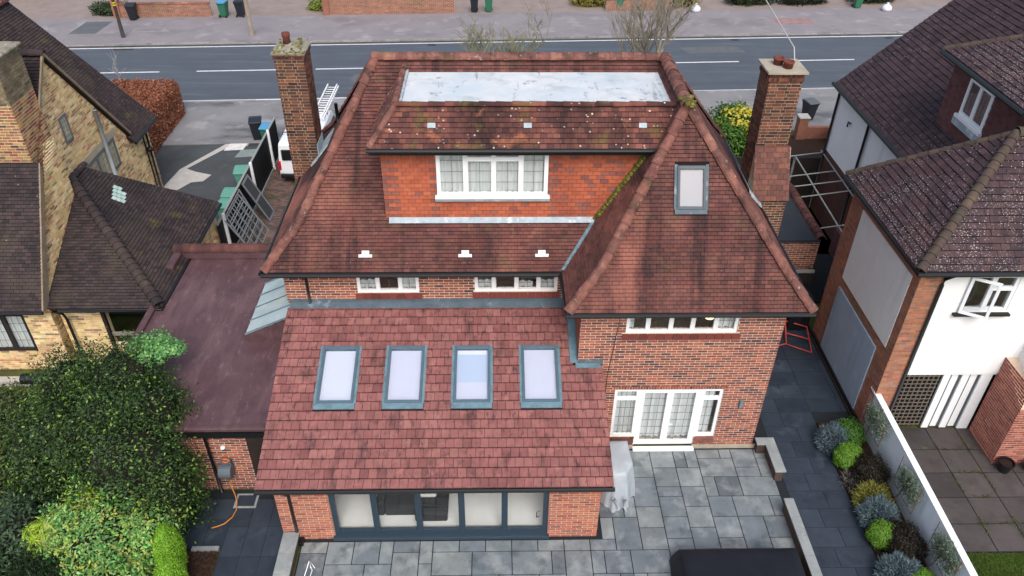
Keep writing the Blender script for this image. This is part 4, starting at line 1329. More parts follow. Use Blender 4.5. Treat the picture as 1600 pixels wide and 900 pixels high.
tile_face(yt, top_rear, .11, .18, .02)
tile_face(yt, frontw, .105, .17, .018)
tile_face(yt, ann_f, .105, .17, .018)
tile_face(yt, ann_r, .105, .17, .018)
yt.build('roof_tiles', MT['roof_dark'], lroof, stuff=True)
ridge_run('hip_tile', (-4.75, 6.5, 2.6), (-8.35, 10.4, 4.8), .24, .17, MT['roof_dark'], lroof, seed=51)
ridge_run('ridge_tile', (-8.35, 10.3, 4.8), (-8.35, 11.4, 4.8), .3, .12, MT['roof_dark'], lroof, seed=52)
ridge_run('ridge_tile', (-20, RY, RZL + .05), (XW + .15, RY, RZL + .08), .4, .14, MT['roof_dark'], lroof, seed=53)
ridge_run('ridge_tile', (-13.4, 16.4, 8.0), (-13.4, 18.8, 8.0), .4, .16, MT['hip'], lroof, seed=54)
mb = MB()
MT['verge'] = M('weathered_verge_board', [C('#8a7a66')], .9, (5, .2))
a, b = V((XW + .09, RY, RZL + .02)), V((XW + .09, 16.6, gab(16.6) + .02))
mb.prism([a, b, b + V((0, 0, .14)), a + V((0, 0, .14))], (.06, 0, 0))
mb.build('barge_board', MT['verge'], lroof)
a, b = V((XW + .09, 11.3, gab(11.3) + .02)), V((XW + .09, RY, RZL + .02))
MB().prism([a, b, b + V((0, 0, .14)), a + V((0, 0, .14))], (.06, 0, 0)).build('barge_board', MT['verge'], lroof)
# pale replacement tiles
Wa = (V((-8.3, 8.0, 4.75)) - V((-4.72, 8.0, 2.55))).normalized(); Na = Y_.cross(Wa)
mt_p = M('pale_glass_tile', [C('#9fb8b0'), C('#b4c8c0')], .5)
o_me = MB().fbox(V((0, 0, 0)), Y_, Wa, Na, 0, .155, 0, .13, .03, .05).mesh('glass_tile')
o_me.materials.append(mt_p)
for r_ in range(3):
    for c_ in range(4):
        if (r_, c_) in ((0, 3),):
            continue
        link('glass_tile', o_me, None, lroof, loc=V((-4.72, 10.35, 2.55)) + Wa * (2.55 + r_ * .14 + c_ * .06) + Y_ * (c_ * .19 - r_ * .02))
# gutters, pipes
gutter([(-20, 6.18, 2.58), (XS + .05, 6.18, 2.58)], .06, MT['black'], 'gutter', lroof)
gutter([(-7.75, 6.38, 2.5), (-4.68, 6.38, 2.5), (-4.65, 12.7, 2.5)], .06, MT['black'], 'gutter', lroof)
gutter([(XW + .3, 16.4, 3.15), (XW + .3, 18.8, 3.15)], .07, MT['black'], 'gutter', lroof)
MB().tube([(XW + .3, 17.9, 3.1), (XW + .1, 17.9, 2.9), (XW + .08, 17.9, 0)], .045, 8).build('downpipe', MT['black'], lwall, smooth=True)
MB().tube([(XW + .08, 17.6, 2.9), (XW + .08, 17.6, 0)], .035, 8).build('downpipe', MT['black'], lwall, smooth=True)
MB().lathe((XW + .15, 17.75, 2.2), [(.05, -.1), (.13, -.05), (.13, .08), (.05, .12)], 10).build('pipe_hopper', MT['black'], lwall, smooth=True)
MB().tube([(XW + .09, 14.55, 5.35), (XW + .09, 14.55, 1.5)], .075, 10).build('soil_pipe', M('pale_soil_pipe', [C('#a9adb0')], .5, (3, .1)), lwall, smooth=True)
MB().tube([(-7.9, 6.3, 2.55), (-7.75, 6.5, 2.3), (-7.75, 6.6, 2.0), (-7.75, 6.6, 0)], .045, 8).build('downpipe', MT['black'], lwall, smooth=True)
MB().prism([(XS + .01, 6.2, 2.6), (XS + .01, 6.55, 2.5), (XS + .01, 8.7, 6.0), (XS + .01, 8.72, 6.25)], (.05, 0, 0)).build('barge_board', MT['verge'], lroof)
# windows
MT['grey_w'] = M('grey_lead_window', [C('#6a6f70')], .6)
window(lwall, (XW, 12.25, 5.1), Y_, X_, .55, .95, [1], rec=-.02, depth=.03, lead=(.14, .16), mat='grey_w', back=True)
w_ = window(lwall, (XW, 12.95, 2.75), Y_, X_, 2.45, 1.15, [1, 1, .9], rec=-.02, depth=.03, lead=(.2, .25), mat='grey_w', back=True, fr=.09)
MB().box((XW - .03, 12.75, 3.92), (XW + .03, 15.6, 4.2)).build('lintel', M('stone_lintel', [C('#b0a58e')], .9, (4, .12)), lwall)
MT['dk_frame'] = M('dark_window_frame', [C('#2c2a2a')], .6)
window(lwall, (-10.4, 6.55, .75), X_, NY, 1.4, 1.5, [1, 1], rec=.04, lead=(.22, .3), mat='dk_frame', curtain=[(.05, 1.35, .05, 1.4)], fr=.08)
MB().box((-11, 5.75, 0), (-9.0, 6.0, .2)).build('ledge', MT['concrete'], lwall)
# recess with a gate under the annexe roof
an = MB(); anb = MB()
an_o = [(1.35, 2.7, .9, 2.45)]
slab_wall(an, (-8.0, 6.75, 0), X_, NY, 3.1, 2.5, an_o, .2)
brick_wall(anb, (-8.0, 6.75, 0), X_, NY, 3.1, 2.5, an_o)
an.box((-5.1, 6.95, 0), (-4.9, 12.5, 2.5))
brick_wall(anb, (-4.9, 6.75, 0), Y_, X_, 5.8, 2.5)
ann = an.build('annexe_wall', MT['mortar_y'], lh)
anb.build('brickwork', MT['ystock'], ann, stuff=True)
MB().box((-6.66, 6.77, 1.2), (-5.3, 6.83, 1.32)).build('rail', M('pale_timber', [C('#8a8478')], .9), ann)
for i in range(6):
    MB().box((-6.6 + i * .22, 6.84, .2), (-6.42 + i * .22, 6.87, 1.2)).build('slat', MT['wood_dark'], ann)
for x in (-6.7, -5.28):
    MB().box((x - .05, 6.7, 0), (x + .05, 6.8, 2.5)).build('post', MT['wood_dark'], ann)
# big chimney stack
SX0, SX1, SY0, SY1, SZ = -11.9, -9.1, 9.95, 11.4, 8.95
ck = MB().box((SX0, SY0, 2), (SX1, SY1, 7.55))
lst = ck.build('chimney', MT['mortar_y'], lh)
mb = MB()
brick_wall(mb, (SX0, SY0, 2), X_, NY, SX1 - SX0, 5.5, H=.096)
brick_wall(mb, (SX1, SY0, 2), Y_, X_, SY1 - SY0, 5.5, H=.096)
mb.build('brickwork', M('mixed_stack_brick', [C('#a87a52'), C('#8d5a48'), C('#b8935e'), C('#6a4a42'), C('#9c5548'), C('#c0a06a'), C('#5a4540')], .9, (3, .25), stains=[dict(c=C('#6b5a44'), s=.8, lo=.5, hi=.7, f=.5)], bump=(60, .35)), lst, stuff=True)
mb = MB()
brick_wall(mb, (SX0, SY0, 7.5), X_, NY, SX1 - SX0, SZ - 7.6, H=.096)
brick_wall(mb, (SX1, SY0, 7.5), Y_, X_, SY1 - SY0, SZ - 7.6, H=.096)
mb.build('weathered_brickwork', M('lichened_stack_brick', [C('#8a7a62'), C('#75654f'), C('#968a6c'), C('#645646')], .95, (3, .25), stains=[dict(c=C('#5d5a45'), s=1.2, lo=.5, hi=.7, f=.6), dict(c=C('#a39b80'), s=3, lo=.56, hi=.7, f=.5)], bump=(30, .5)), lst, stuff=True)
mb = MB().box((SX0, SY0 + .01, 7.5), (SX1 - .01, SY1 - .01, SZ - .1))
mb.box((SX0, SY0 - .1, SZ - .1), (SX1 + .1, SY1 + .1, SZ))
mb.build('stack_top', MT['cement'], lst, bevel=.04)
# ------------------------------------------------------------------ white rendered house on the right
MT['render'] = M('white_render', [C('#e8e8e7')], .9, (1.2, .04), stains=[dict(c=C('#c9cac8'), s=.8, lo=.58, hi=.75, f=.5), dict(c=C('#b5b6b0'), s=1.6, st=(1.6, 1.6, .12), lo=.6, hi=.74, f=.5)], bump=(60, .12))
MT['roof_r'] = M('purple_brown_tile', [C('#3c2e32'), C('#463539'), C('#33282d'), C('#4e3a3b')], .8, (1.4, .2),
    stains=[dict(c=C('#5a403c'), s=.8, lo=.52, hi=.72, f=.6)], spots=[dict(c=C('#a39e99'), s=10, r=.2, lo=.42, hi=.58, ms=.9), dict(c=C('#aaa59f'), s=19, r=.28, lo=.44, hi=.56, ms=.6)], bump=(40, .25))
MT['roof_r2'] = M('plum_tile', [C('#3a2c30'), C('#43343a'), C('#32272b'), C('#4a393a')], .8, (1.4, .2),
    spots=[dict(c=C('#b5b0aa'), s=9, r=.16, lo=.5, hi=.64, ms=.5)], bump=(40, .25))
MT['brick_r'] = M('brown_red_brick', [C('#a86a52'), C('#9a624c'), C('#b5775a'), C('#8f5f54'), C('#9f7966'), C('#b06c50'), C('#825c55')], .9, (4, .15),
    stains=[dict(c=C('#6d6448'), s=.35, st=(1, 1, .5), lo=.48, hi=.66, f=.75)], bump=(60, .3))
MT['mortar_r'] = M('grey_mortar', [C('#94806e')], .95, (4, .2), stains=[dict(c=C('#6d6448'), s=.35, st=(1, 1, .5), lo=.48, hi=.66, f=.6)])
rh = root('detached_house', 'white rendered house at the right edge with lichen-spotted plum tiled roofs', 'house', (18.5, 5.9, 0))
HX, HY0, HY1, HE = 16.32, 3.62, 8.2, 6.0
b_ = MB(); s_ = MB()
pan = [(.35, 3.72, 2.95, 5.4), (.75, 3.7, .15, 2.6)]      # render panels on the side wall, measured from the rear corner
brick_wall(b_, (HX, HY1, 0), V((0, -1, 0)), V((-1, 0, 0)), HY1 - HY0, HE, [(HY1 - HY0 - q[1], HY1 - HY0 - q[0], q[2], q[3]) for q in pan], bond='st')
s_.box((HX, HY0 + .2, 0), (HX + .25, HY1, HE))
s_.box((HX + .25, HY1 - .25, 0), (24, HY1, HE))
brick_wall(b_, (HX, HY0, 0), X_, NY, .62, HE, bond='st')
s_.box((HX, HY0, 0), (HX + .62, HY0 + .2, HE))
rw_ = s_.build('wall', MT['mortar_r'], rh)
b_.build('brickwork', MT['brick_r'], rw_, stuff=True)
MB().box((HX - .025, HY0 + pan[0][0], pan[0][2]), (HX, HY0 + pan[0][1], pan[0][3])).build('render_panel', M('cream_render_panel', [C('#ebebe8')], .9, (2, .04), stains=[dict(c=C('#c2c1b6'), s=1.4, st=(1, 1.8, .14), lo=.56, hi=.72, f=.5)]), rw_)
MB().box((HX - .045, HY0 + pan[1][0], pan[1][2] - .1), (HX, HY0 + pan[1][1], pan[1][3])).build('render_panel', M('blue_grey_panel', [C('#9fb0c0')], .8, (2, .05), stains=[dict(c=C('#8494a2'), s=1.3, st=(1, 1.8, .2), lo=.54, hi=.72, f=.6), dict(c=C('#b4c2ce'), s=2, lo=.6, hi=.7, f=.4)]), rw_)
MB().box((HX - .03, 7.0, 5.55), (HX, 7.2, 5.85)).build('vent_plate', MT['white'], rw_)
# white rear wall, its upper storey oversailing the recess
mb = MB()
UO = [(.64, 1.99, 2.2, 3.4)]
slab_wall(mb, (16.94, HY0 - .02, 2.3), X_, NY, 8, 3.7, UO, .25)
rend = mb.build('rendered_wall', MT['render'], rh)
MB().box((16.94, HY0, 2.22), (24, HY0 + 1.2, 2.3)).build('soffit', MT['render'], rend)
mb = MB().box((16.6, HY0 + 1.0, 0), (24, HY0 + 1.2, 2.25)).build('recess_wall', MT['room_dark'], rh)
window(rend, (17.58, HY0 - .02, 4.5), X_, NY, 1.35, 1.2, [1.05, 1], [0, .62], rec=.02, lead=None, fr=.075)
# open casement
cs = MB()
ca, sa = math.cos(R(28)), math.sin(R(28))
Uc = V((ca, -sa, 0)); Nc = V((-sa, -ca, 0))
Oc = V((17.62, HY0 - .05, 4.52))
for q in ((0, .07, 0, 1.15), (.62, .69, 0, 1.15), (.07, .62, 0, .07), (.07, .62, 1.08, 1.15)):
    cs.fbox(Oc, Uc, Z_, Nc, q[0], q[1], q[2], q[3], 0, .05)
cf = cs.build('open_casement', MT['white'], rend)
MB().fbox(Oc, Uc, Z_, Nc, .07, .62, .07, 1.08, .02, .028).build('pane', MT['glass'], cf)
MB().box((17.5, HY0 - .14, 4.42), (19.0, HY0 - .01, 4.48)).build('window_sill', MT['wood_dark'], rend)
# downpipe
MB().tube([(17.18, HY0 - .1, 5.92), (17.18, HY0 - .12, 5.78), (16.9, HY0 - .08, 5.6), (16.9, HY0 - .07, 5.4), (16.9, HY0 - .07, .1)], .045, 8).build('downpipe', MT['black'], rend, smooth=True)
# trellis screen and white folding door in the recess
tr = root('trellis_panel', 'dark lattice trellis screen under the white oversailing storey', 'trellis', (17.5, HY0 + .1, 0))
MB().box((16.98, HY0 + .1, .15), (18.0, HY0 + .12, 2.2)).build('backing', MT['black'], tr)
lathm = M('grey_lath', [C('#6b6258')], .9)
for i in range(8):
    MB().box((16.98 + i * .14, HY0 + .05, .15), (17.01 + i * .14, HY0 + .09, 2.2)).build('lath', lathm, tr)
lathm = M('grey_lath', [C('#6b6258')], .9)
for j in range(14):
    MB().box((16.98, HY0 + .03, .2 + j * .148), (18.0, HY0 + .05, .225 + j * .148)).build('lath', lathm, tr)
dr = root('folding_door', 'white folding door with narrow glazed strips beside the lattice trellis', 'door', (18.8, HY0 + .1, 0))
for i in range(4):
    x = 18.1 + i * .27
    MB().box((x, HY0 + .05 + (i % 2) * .06, .04), (x + .2, HY0 + .12 + (i % 2) * .06, 2.2)).build('leaf', MT['white'], dr, bevel=.006)
    MB().box((x + .2, HY0 + .1, .04), (x + .27, HY0 + .11, 2.2)).build('glazed_strip', MT['cames'], dr)
MB().box((19.18, HY0 + .05, 0), (19.5, HY0 + .2, 2.2)).build('frame', MT['white'], dr)
# brick projection with render above, at the frame's edge
mb = MB(); m2 = MB()
mb.box((19.55, 2.3, 0), (26, HY0, 2.15))
mb.prism([(19.55, HY0, 2.15), (19.55, 2.3, 2.15), (19.55, HY0, 2.9)], (.35, 0, 0))
pj = mb.build('projection', MT['mortar_new'], rh)
brick_wall(m2, (19.55, 2.3, 0), X_, NY, 5, 2.15)
brick_wall(m2, (19.55, HY0, 0), V((0, -1, 0)), V((-1, 0, 0)), 1.32, 2.9, (), None)
m2.build('brickwork', M('soft_red_brick', [C('#a05a4c'), C('#8d4b40'), C('#b06a58'), C('#7c4440')], .9, (4, .12), bump=(60, .3)), pj, stuff=True)
MB().box((19.9, 2.28, 2.15), (26, HY0, 3.6)).build('rendered_bay', MT['render'], pj)
MB().tube([(20.3, 2.2, 2.0), (20.3, 2.05, 1.95), (20.42, 2.0, 1.85)], .06, 8).build('wall_light', MT['white'], pj, smooth=True)
# roof of the rear block, hipped
ap1 = (18.85, 5.88, 8.55); ap2 = (25, 5.88, 8.55)
c0 = (16.05, 3.35, 6.0); c1 = (25, 3.35, 6.0); c2 = (16.05, 8.45, 6.0); c3 = (25, 8.45, 6.0)
dk3 = MB(); rt = MB()
for pl in ([c0, c1, ap2, ap1], [c2, c0, ap1], [c3, c2, ap1, ap2]):
    n = (V(pl[1]) - V(pl[0])).cross(V(pl[2]) - V(pl[0])).normalized()
    dk3.prism(pl, n * -.1)
# front block: long slope down to the eave facing the passage
f0, f1 = (18.75, 16.7, 5.55), (18.75, 8.9, 5.55)
fslope = [f0, f1, (25.5, 8.9, 11.6), (25.5, 16.7, 11.6)]
for pl in (fslope,):
    n = (V(pl[1]) - V(pl[0])).cross(V(pl[2]) - V(pl[0])).normalized()
    dk3.prism(pl, n * -.1)
rroof = dk3.build('roof', MT['under'], rh)
tile_face(rt, [c0, c1, ap2, ap1], .18, .22, .035)
tile_face(rt, [c2, c0, ap1], .18, .22, .035)
rt.build('roof_tiles', MT['roof_r'], rroof, stuff=True)
rt = MB()
tile_face(rt, fslope, .19, .22, .032)
rt.build('roof_tiles', MT['roof_r2'], rroof, stuff=True)
hipr = M('mossy_brown_hip', [C('#4f423c'), C('#453a36'), C('#594a40')], .9, (4, .25), stains=[dict(c=C('#4b4a38'), s=2, lo=.5, hi=.7, f=.6)])
ridge_run('hip_tile', V(c0), V(ap1), .26, .13, hipr, rroof, seed=61)
ridge_run('hip_tile', V(c2), V(ap1), .3, .09, hipr, rroof, seed=62)
ridge_run('ridge_tile', V(ap1), V(ap2), .4, .16, hipr, rroof, seed=63)
gutter([(16.0, 8.4, 5.93), (16.0, 3.28, 5.93), (25, 3.28, 5.93)], .07, MT['black'], 'gutter', rroof)
MB().box((16.08, 3.4, 5.85), (16.33, 8.4, 5.97)).box((16.08, 3.38, 5.85), (25, 3.63, 5.971)).build('soffit', MT['black'], rroof)
gutter([(18.68, 16.8, 5.5), (18.68, 8.6, 5.5)], .08, MT['black'], 'gutter', rroof)
MB().box((18.76, 8.6, 5.4), (19.1, 16.6, 5.53)).build('soffit', MT['black'], rroof)
# white side wall of the front block
mb = MB().box((19.0, 8.2, 2.75), (19.2, 16.7, 5.5)).box((19.2, 16.5, 2.75), (26, 16.7, 5.5))
MB().box((18.98, 8.2, 0), (19.18, 16.72, 2.75)).build('brick_base', MT['brick_dark'], rh)
fw_ = mb.build('rendered_wall', MT['render'], rh)
MB().tube([(18.75, 13.6, 5.45), (18.93, 13.6, 5.2), (18.93, 13.6, 0)], .05, 8).build('downpipe', MT['black'], fw_, smooth=True)
MB().tube([(18.8, 16.6, 5.4), (18.94, 16.6, 5.2), (18.94, 16.6, 0)], .05, 8).build('downpipe', MT['black'], fw_, smooth=True)
MB().tube([(18.93, 15.2, 4.4), (18.93, 15.2, 4.6), (18.93, 15.0, 4.62)], .03, 6).build('flue_pipe', MT['black'], fw_, smooth=True)
# tile-hung dormer on that slope, facing the passage
DXf = 19.8
mb = MB()
dz0 = 5.55 + (DXf - 18.75) * (11.6 - 5.55) / 6.75
mb.prism([(DXf, 6.9, dz0 - .1), (DXf, 11.1, dz0 - .1), (DXf, 11.1, 8.75), (DXf, 6.9, 8.75)], (4, 0, 0))
MT['hung_r'] = M('brown_tile_hanging', [C('#5c3a38'), C('#674240'), C('#523434')], .85, (2, .12))
dmr = mb.build('dormer', MT['hung_r'], rh)
mb = MB()
for j in range(18):
    for i in range(21):
        y = 6.9 + i * .2 + (.1 if j % 2 else 0)
        if y + .19 > 11.1: continue
        z = dz0 - .1 + j * .12
        if 8.6 < y + .1 < 10.0 and 7.2 < z + .06 < 8.5: continue
        mb.add([(DXf - .03, y, z), (DXf - .03, y + .194, z), (DXf - .006, y + .194, z + .118), (DXf - .006, y, z + .118), (DXf, y, z), (DXf, y + .194, z)], [(1, 0, 3, 2), (0, 1, 5, 4)])
mb.build('hung_tiles', MT['hung_r'], dmr, stuff=True)
window(dmr, (DXf - .02, 10.0, 7.26), V((0, -1, 0)), V((-1, 0, 0)), 1.38, 1.2, [1, 1], rec=-.02, depth=.05, back=True, fr=.09, lead=(.25, .3))
MB().box((DXf - .12, 8.55, 7.16), (DXf, 10.08, 7.25)).build('window_sill', MT['white'], dmr)
MB().box((DXf - .1, 8.5, 6.92), (DXf - .035, 10.12, 7.15)).build('lead_apron', MT['lead_pale'], dmr)
dzt = 8.85
dr0, dr1 = (DXf - .35, 11.35, dzt - .05), (DXf - .35, 6.6, dzt - .05)
drp = [dr0, dr1, (DXf + 1.8, 8.6, dzt + .95), (DXf + 1.8, 9.9, dzt + .95)]
mb = MB(); n = (V(drp[1]) - V(drp[0])).cross(V(drp[2]) - V(drp[0])).normalized(); mb.prism(drp, n * -.1)
drf = mb.build('dormer_roof', MT['under'], rh)
mb = MB(); tile_face(mb, drp, .18, .22, .03); tile_face(mb, [dr1, (DXf + 4, 6.6, dzt - .05), (DXf + 1.8, 8.6, dzt + .95)], .18, .22, .03)
mb.build('roof_tiles', MT['roof_r'], drf, stuff=True)
gutter([(DXf - .42, 11.35, dzt - .12), (DXf - .42, 6.6, dzt - .12)], .08, MT['black'], 'gutter', drf)
ridge_run('hip_tile', V(dr1), V(drp[2]), .35, .1, hipr, drf, seed=71)
ridge_run('hip_tile', V(dr0), V(drp[3]), .35, .1, hipr, drf, seed=72)
# ------------------------------------------------------------------ boundary walls, fences, pergola
ww = root('boundary_wall', 'white painted garden wall with pale coping behind the row of shrubs', 'wall', (16.3, 0, 0))
MT['wallblue'] = M('pale_blue_white_paint', [C('#e0e9f0')], .8, (1.5, .04), stains=[dict(c=C('#a9b4bc'), s=1.4, st=(1, 2, .25), lo=.58, hi=.74, f=.5), dict(c=C('#9aa39a'), s=2.5, lo=.66, hi=.75, f=.4)])
MB().prism([(16.32, 3.9, -.05), (16.12, -6, -.05), (16.24, -6, -.05), (16.44, 3.9, -.05)], (0, 0, 1.5)).build('wall_face', MT['wallblue'], ww)
for i in range(11):
    t0, t1 = i / 11, (i + 1) / 11
    y0, y1 = 3.93 - t0 * 9.95, 3.93 - t1 * 9.95
    x0, x1 = 16.3 - t0 * .2, 16.3 - t1 * .2
    MB().prism([(x0, y0 - .004, 1.45), (x1, y1, 1.45), (x1 + .17, y1, 1.45), (x0 + .17, y0 - .004, 1.45)], (0, 0, .05)).build('coping_stone', MT['white'], ww)
bfn = root('edging_board', 'black edging board along the foot of the neighbour\'s brick side wall', 'edging', (16.2, 6, 0))
MB().box((16.22, 4.0, -.05), (16.28, 9.6, .16)).build('board', MT['black'], bfn)
MB().box((16.17, 4.0, -.05), (16.22, 9.6, .05)).build('gutter_strip', MT['wood_dark'], bfn)
fence = root('fence', 'black board fence with white posts between the tarmac drive and the van', 'fence', (-4.8, 16, 0))
MT['fence_black'] = M('black_fence', [C('#101214')], .7, (3, .2))
for i in range(42):
    y = 12.3 + i * .225
    MB().box((-4.83, y, 0), (-4.805 + .01 * (i % 2), y + .215, 1.8)).build('board', MT['fence_black'], fence)
for y in (12.9, 17.0, 20.1):
    MB().box((-4.8, y, 0), (-4.7, y + .09, 1.95)).build('post', MT['white'], fence)
MB().box((-4.86, 12.3, 1.8), (-4.78, 21.75, 1.84)).build('capping', M('pale_capping', [C('#8d928c')], .8), fence)
MB().box((-4.79, 12.3, .02), (-4.75, 21.75, .12)).build('gravel_board', MT['coping'], fence)
# steel lattice panels and dark panels leaning on the fence
MT['steel'] = M('galvanised_steel', [C('#9aa0a2')], .45, (6, .15), metal=.5)
def lattice(label, y0, y1, xb, k, tall, rot):
    r_ = root('lattice_panel', label, 'panel', (xb, (y0 + y1) / 2, 0), 'steel lattice panels leaning on the fence')
    O = V((xb, y0, 0)); W = V((-math.sin(rot), 0, math.cos(rot))); U = V((0, 1, 0)); N = U.cross(W)
    for q in ((0, .05, 0, tall), (y1 - y0 - .05, y1 - y0, 0, tall)):
        MB().fbox(O, U, W, N, *q, 0, .04).build('stile', MT['steel'], r_)
    for i in range(k):
        z = tall * i / (k - 1) * .97
        MB().fbox(O, U, W, N, .05, y1 - y0 - .05, z, z + .035, .005, .035).build('rung', MT['steel'], r_)
    for i in range(1, 4):
        u = (y1 - y0) * i / 4
        MB().fbox(O, U, W, N, u - .015, u + .015, .03, tall, .01, .03).build('bar', MT['steel'], r_)
lattice('steel lattice panel leaning on the black fence, the one nearest the camera', 12.9, 14.9, -3.85, 7, 1.9, .5)
lattice('steel lattice panel leaning on the black fence, behind another lattice panel', 13.1, 15.1, -4.1, 7, 1.9, .36)
dp = root('panel', 'dark grey panelled door leaning on the fence beyond the lattice panels', 'panel', (-3.9, 15.9, 0))
O = V((-3.95, 15.5, 0)); W = V((-.42, 0, .9)).normalized(); N = Y_.cross(W)
MB().fbox(O, Y_, W, N, 0, .85, 0, 1.95, 0, .04).build('sheet', M('dark_grey_panel', [C('#3c3d40')], .7, (4, .15)), dp)
for q in ((0, .08, 0, 1.95), (.77, .85, 0, 1.95), (.08, .77, 0, .08), (.08, .77, .95, 1.03), (.08, .77, 1.87, 1.95)):
    MB().fbox(O, Y_, W, N, *q, .04, .06).build('rail', M('grey_rail', [C('#77797a')], .6), dp)
# open aluminium canopy frame over the passage on the right
pg = root('canopy_frame', 'bare metal canopy frame without glazing between the two houses on the right', 'pergola', (17.8, 13.8, 0))
MT['alu'] = M('weathered_aluminium', [C('#8c8f8d')], .5, (5, .15))
for (a, b) in (((16.75, 16.5, 2.5), (16.75, 10.7, 2.5)), ((17.75, 16.5, 2.5), (17.6, 10.6, 2.5)), ((18.95, 16.9, 2.55), (18.85, 11.3, 2.55))):
    MB().tube([a, b], .03, 6).build('rafter', MT['alu'], pg)
for y in (16.6, 15.0, 14.2, 13.4, 11.2):
    MB().tube([(16.7, y - .35, 2.52), (18.95, y + .1, 2.56)], .025, 6).build('cross_bar', MT['alu'], pg)
for p in ((17.6, 10.6), (17.75, 16.5)):
    MB().box((p[0] - .04, p[1] - .04, 0), (p[0] + .04, p[1] + .04, 2.48)).build('post', MT['alu'], pg)
MB().box((16.6, 9.9, -.05), (19.0, 16.6, .0)).build('passage_floor', MT['grout'], None)['kind'] = 'structure'
gt = root('gate', 'dark gate with a pale top rail in the passage by the brick side wall', 'gate', (16.2, 8.9, 0))
for i in range(7):
    MB().box((15.0 + i * .19, 9.28, 0), (15.18 + i * .19, 9.31, 1.75)).build('board', MT['wood_dark'], gt)
MB().box((15.0, 9.25, 1.75), (16.33, 9.34, 1.84)).build('top_rail', MT['alu'], gt)
MB().box((18.6, 12.2, 0), (18.98, 13.2, 1.1)).build('cupboard', MT['hung_r'], pg)
# black tarpaulin over something in the passage
def drape(name, label, cat, pts, mat, top, seed, folds=.05, rings=7, n=48, parent=None, taper=.1):
    """a draped cover: footprint pts (x,y) shrunk towards the top, with folds that grow downwards"""
    rr = random.Random(seed)
    P = []
    m = len(pts)
    for i in range(n):
        t = i / n * m
        a, b = pts[int(t) % m], pts[(int(t) + 1) % m]
        f = t - int(t)
        P.append((a[0] + (b[0] - a[0]) * f, a[1] + (b[1] - a[1]) * f))
    cx = sum(p[0] for p in P) / n; cy = sum(p[1] for p in P) / n
    ph = [rr.uniform(0, 6.28) for _ in range(4)]
    mb = MB()
    vs_ = []
    prof = [(1.0, 0.0)] + [(1 - taper * (k / rings) ** 1.4, k / rings * .93) for k in range(1, rings + 1)] + [(.96 - taper, .985), (.86 - taper, 1.0), (.45 * (1 - taper), 1.02)]
    for (s, z) in prof:
        for i, (x, y) in enumerate(P):
            a = i / n * 2 * math.pi
            w = folds * (1 - z) * (math.sin(a * 7 + ph[0]) + .6 * math.sin(a * 13 + ph[1])) if z < .95 else .01 * math.sin(a * 3 + ph[2])
            k = s + w
            zz = z * top + (.012 * math.sin(a * 5 + ph[3]) if z > .9 else 0) + (.05 * top * max(0, math.sin(a * 4 + ph[2])) if z == 0 else 0)
            vs_.append((cx + (x - cx) * k, cy + (y - cy) * k, zz))
    fs = []
    for r_ in range(len(prof) - 1):
        for i in range(n):
            j = (i + 1) % n
            fs.append((r_ * n + i, r_ * n + j, (r_ + 1) * n + j, (r_ + 1) * n + i))
    fs.append(tuple((len(prof) - 1) * n + i for i in range(n)))
    mb.add(vs_, fs)
    o = mb.build(name, mat, parent, smooth=True)
    if label:
        tag(o, label, cat)
    return o
drape('tarpaulin', 'black tarpaulin draped over goods beside the dark passage gate', 'tarpaulin', [(15.5, 8.3), (16.2, 8.3), (16.25, 9.2), (15.45, 9.2)], M('black_tarpaulin', [C('#14171b')], .55, (3, .2)), 1.35, 3, .06)
# red tubular frame lying on the path
rf = root('folding_frame', 'red tubular folding frame lying on the dark side path', 'frame', (15.5, 7.8, 0))
MT['redm'] = M('red_enamel', [C('#c4463a')], .45, spec=.5)
for path in ([(15.41, 8.46, .3), (16.05, 8.11, .3), (15.93, 7.07, .05), (15.21, 7.51, .05), (15.41, 8.46, .3)], [(15.21, 7.51, .08), (14.84, 7.44, .02)], [(15.3, 7.95, .18), (16.01, 7.6, .18)], [(15.41, 8.46, .3), (15.1, 8.3, .02), (14.84, 7.44, .02)]):
    MB().tube(path, .022, 7).build('tube', MT['redm'], rf, smooth=True)

# ------------------------------------------------------------------ things on the patio
drape('table_cover', 'black fitted cover over the garden table at the bottom edge of the patio', 'cover', [(9.75, -3.6), (12.95, -3.6), (12.95, -.75), (9.75, -.75)], M('black_cover', [C('#171a22')], .5, (2, .15), bump=(5, .3, .03)), .72, 5, .012)
bb = drape('barbecue_cover', 'pale grey cover tied over the barbecue beside the extension', 'cover', [(8.15, 2.4), (8.12, 1.3), (8.4, .78), (8.85, .8), (9.16, 1.3), (9.12, 2.4)], M('pale_grey_cover', [C('#a7afb5')], .6, (2, .1), bump=(6, .5, .04)), 1.25, 9, .085, taper=.24)
MB().tube([(8.5, .74, .55), (8.62, .70, .35), (8.66, .72, .12)], [.05, .03, .015], 6).build('tie', bb.active_material, bb, smooth=True)
MB().tube([(8.8, .74, .55), (8.78, .68, .3), (8.88, .7, .1)], [.05, .03, .015], 6).build('tie', bb.active_material, bb, smooth=True)
hr = root('hose_reel', 'grey wall-mounted hose reel with an orange hose hanging to the path', 'hose reel', (-1.7, 1.5, 1.0))
MB().tube([(-1.86, 1.42, .98), (-1.54, 1.42, .98)], .19, 16).build('drum', M('grey_reel', [C('#59646c')], .5), hr, smooth=False)
MB().box((-1.84, 1.5, .78), (-1.56, 1.62, 1.28)).build('bracket', MT['lead'], hr, bevel=.01)
MT['orange'] = M('orange_hose', [C('#c8813a')], .5)
MB().tube([(-1.78 + .09 * math.cos(a / 10 * 6.28) + .1, 1.5, 1.3 + .07 * math.sin(a / 10 * 6.28)) for a in range(11)], .022, 7).build('handle', M('orange_handle', [C('#d0652a')], .5), hr, smooth=True)
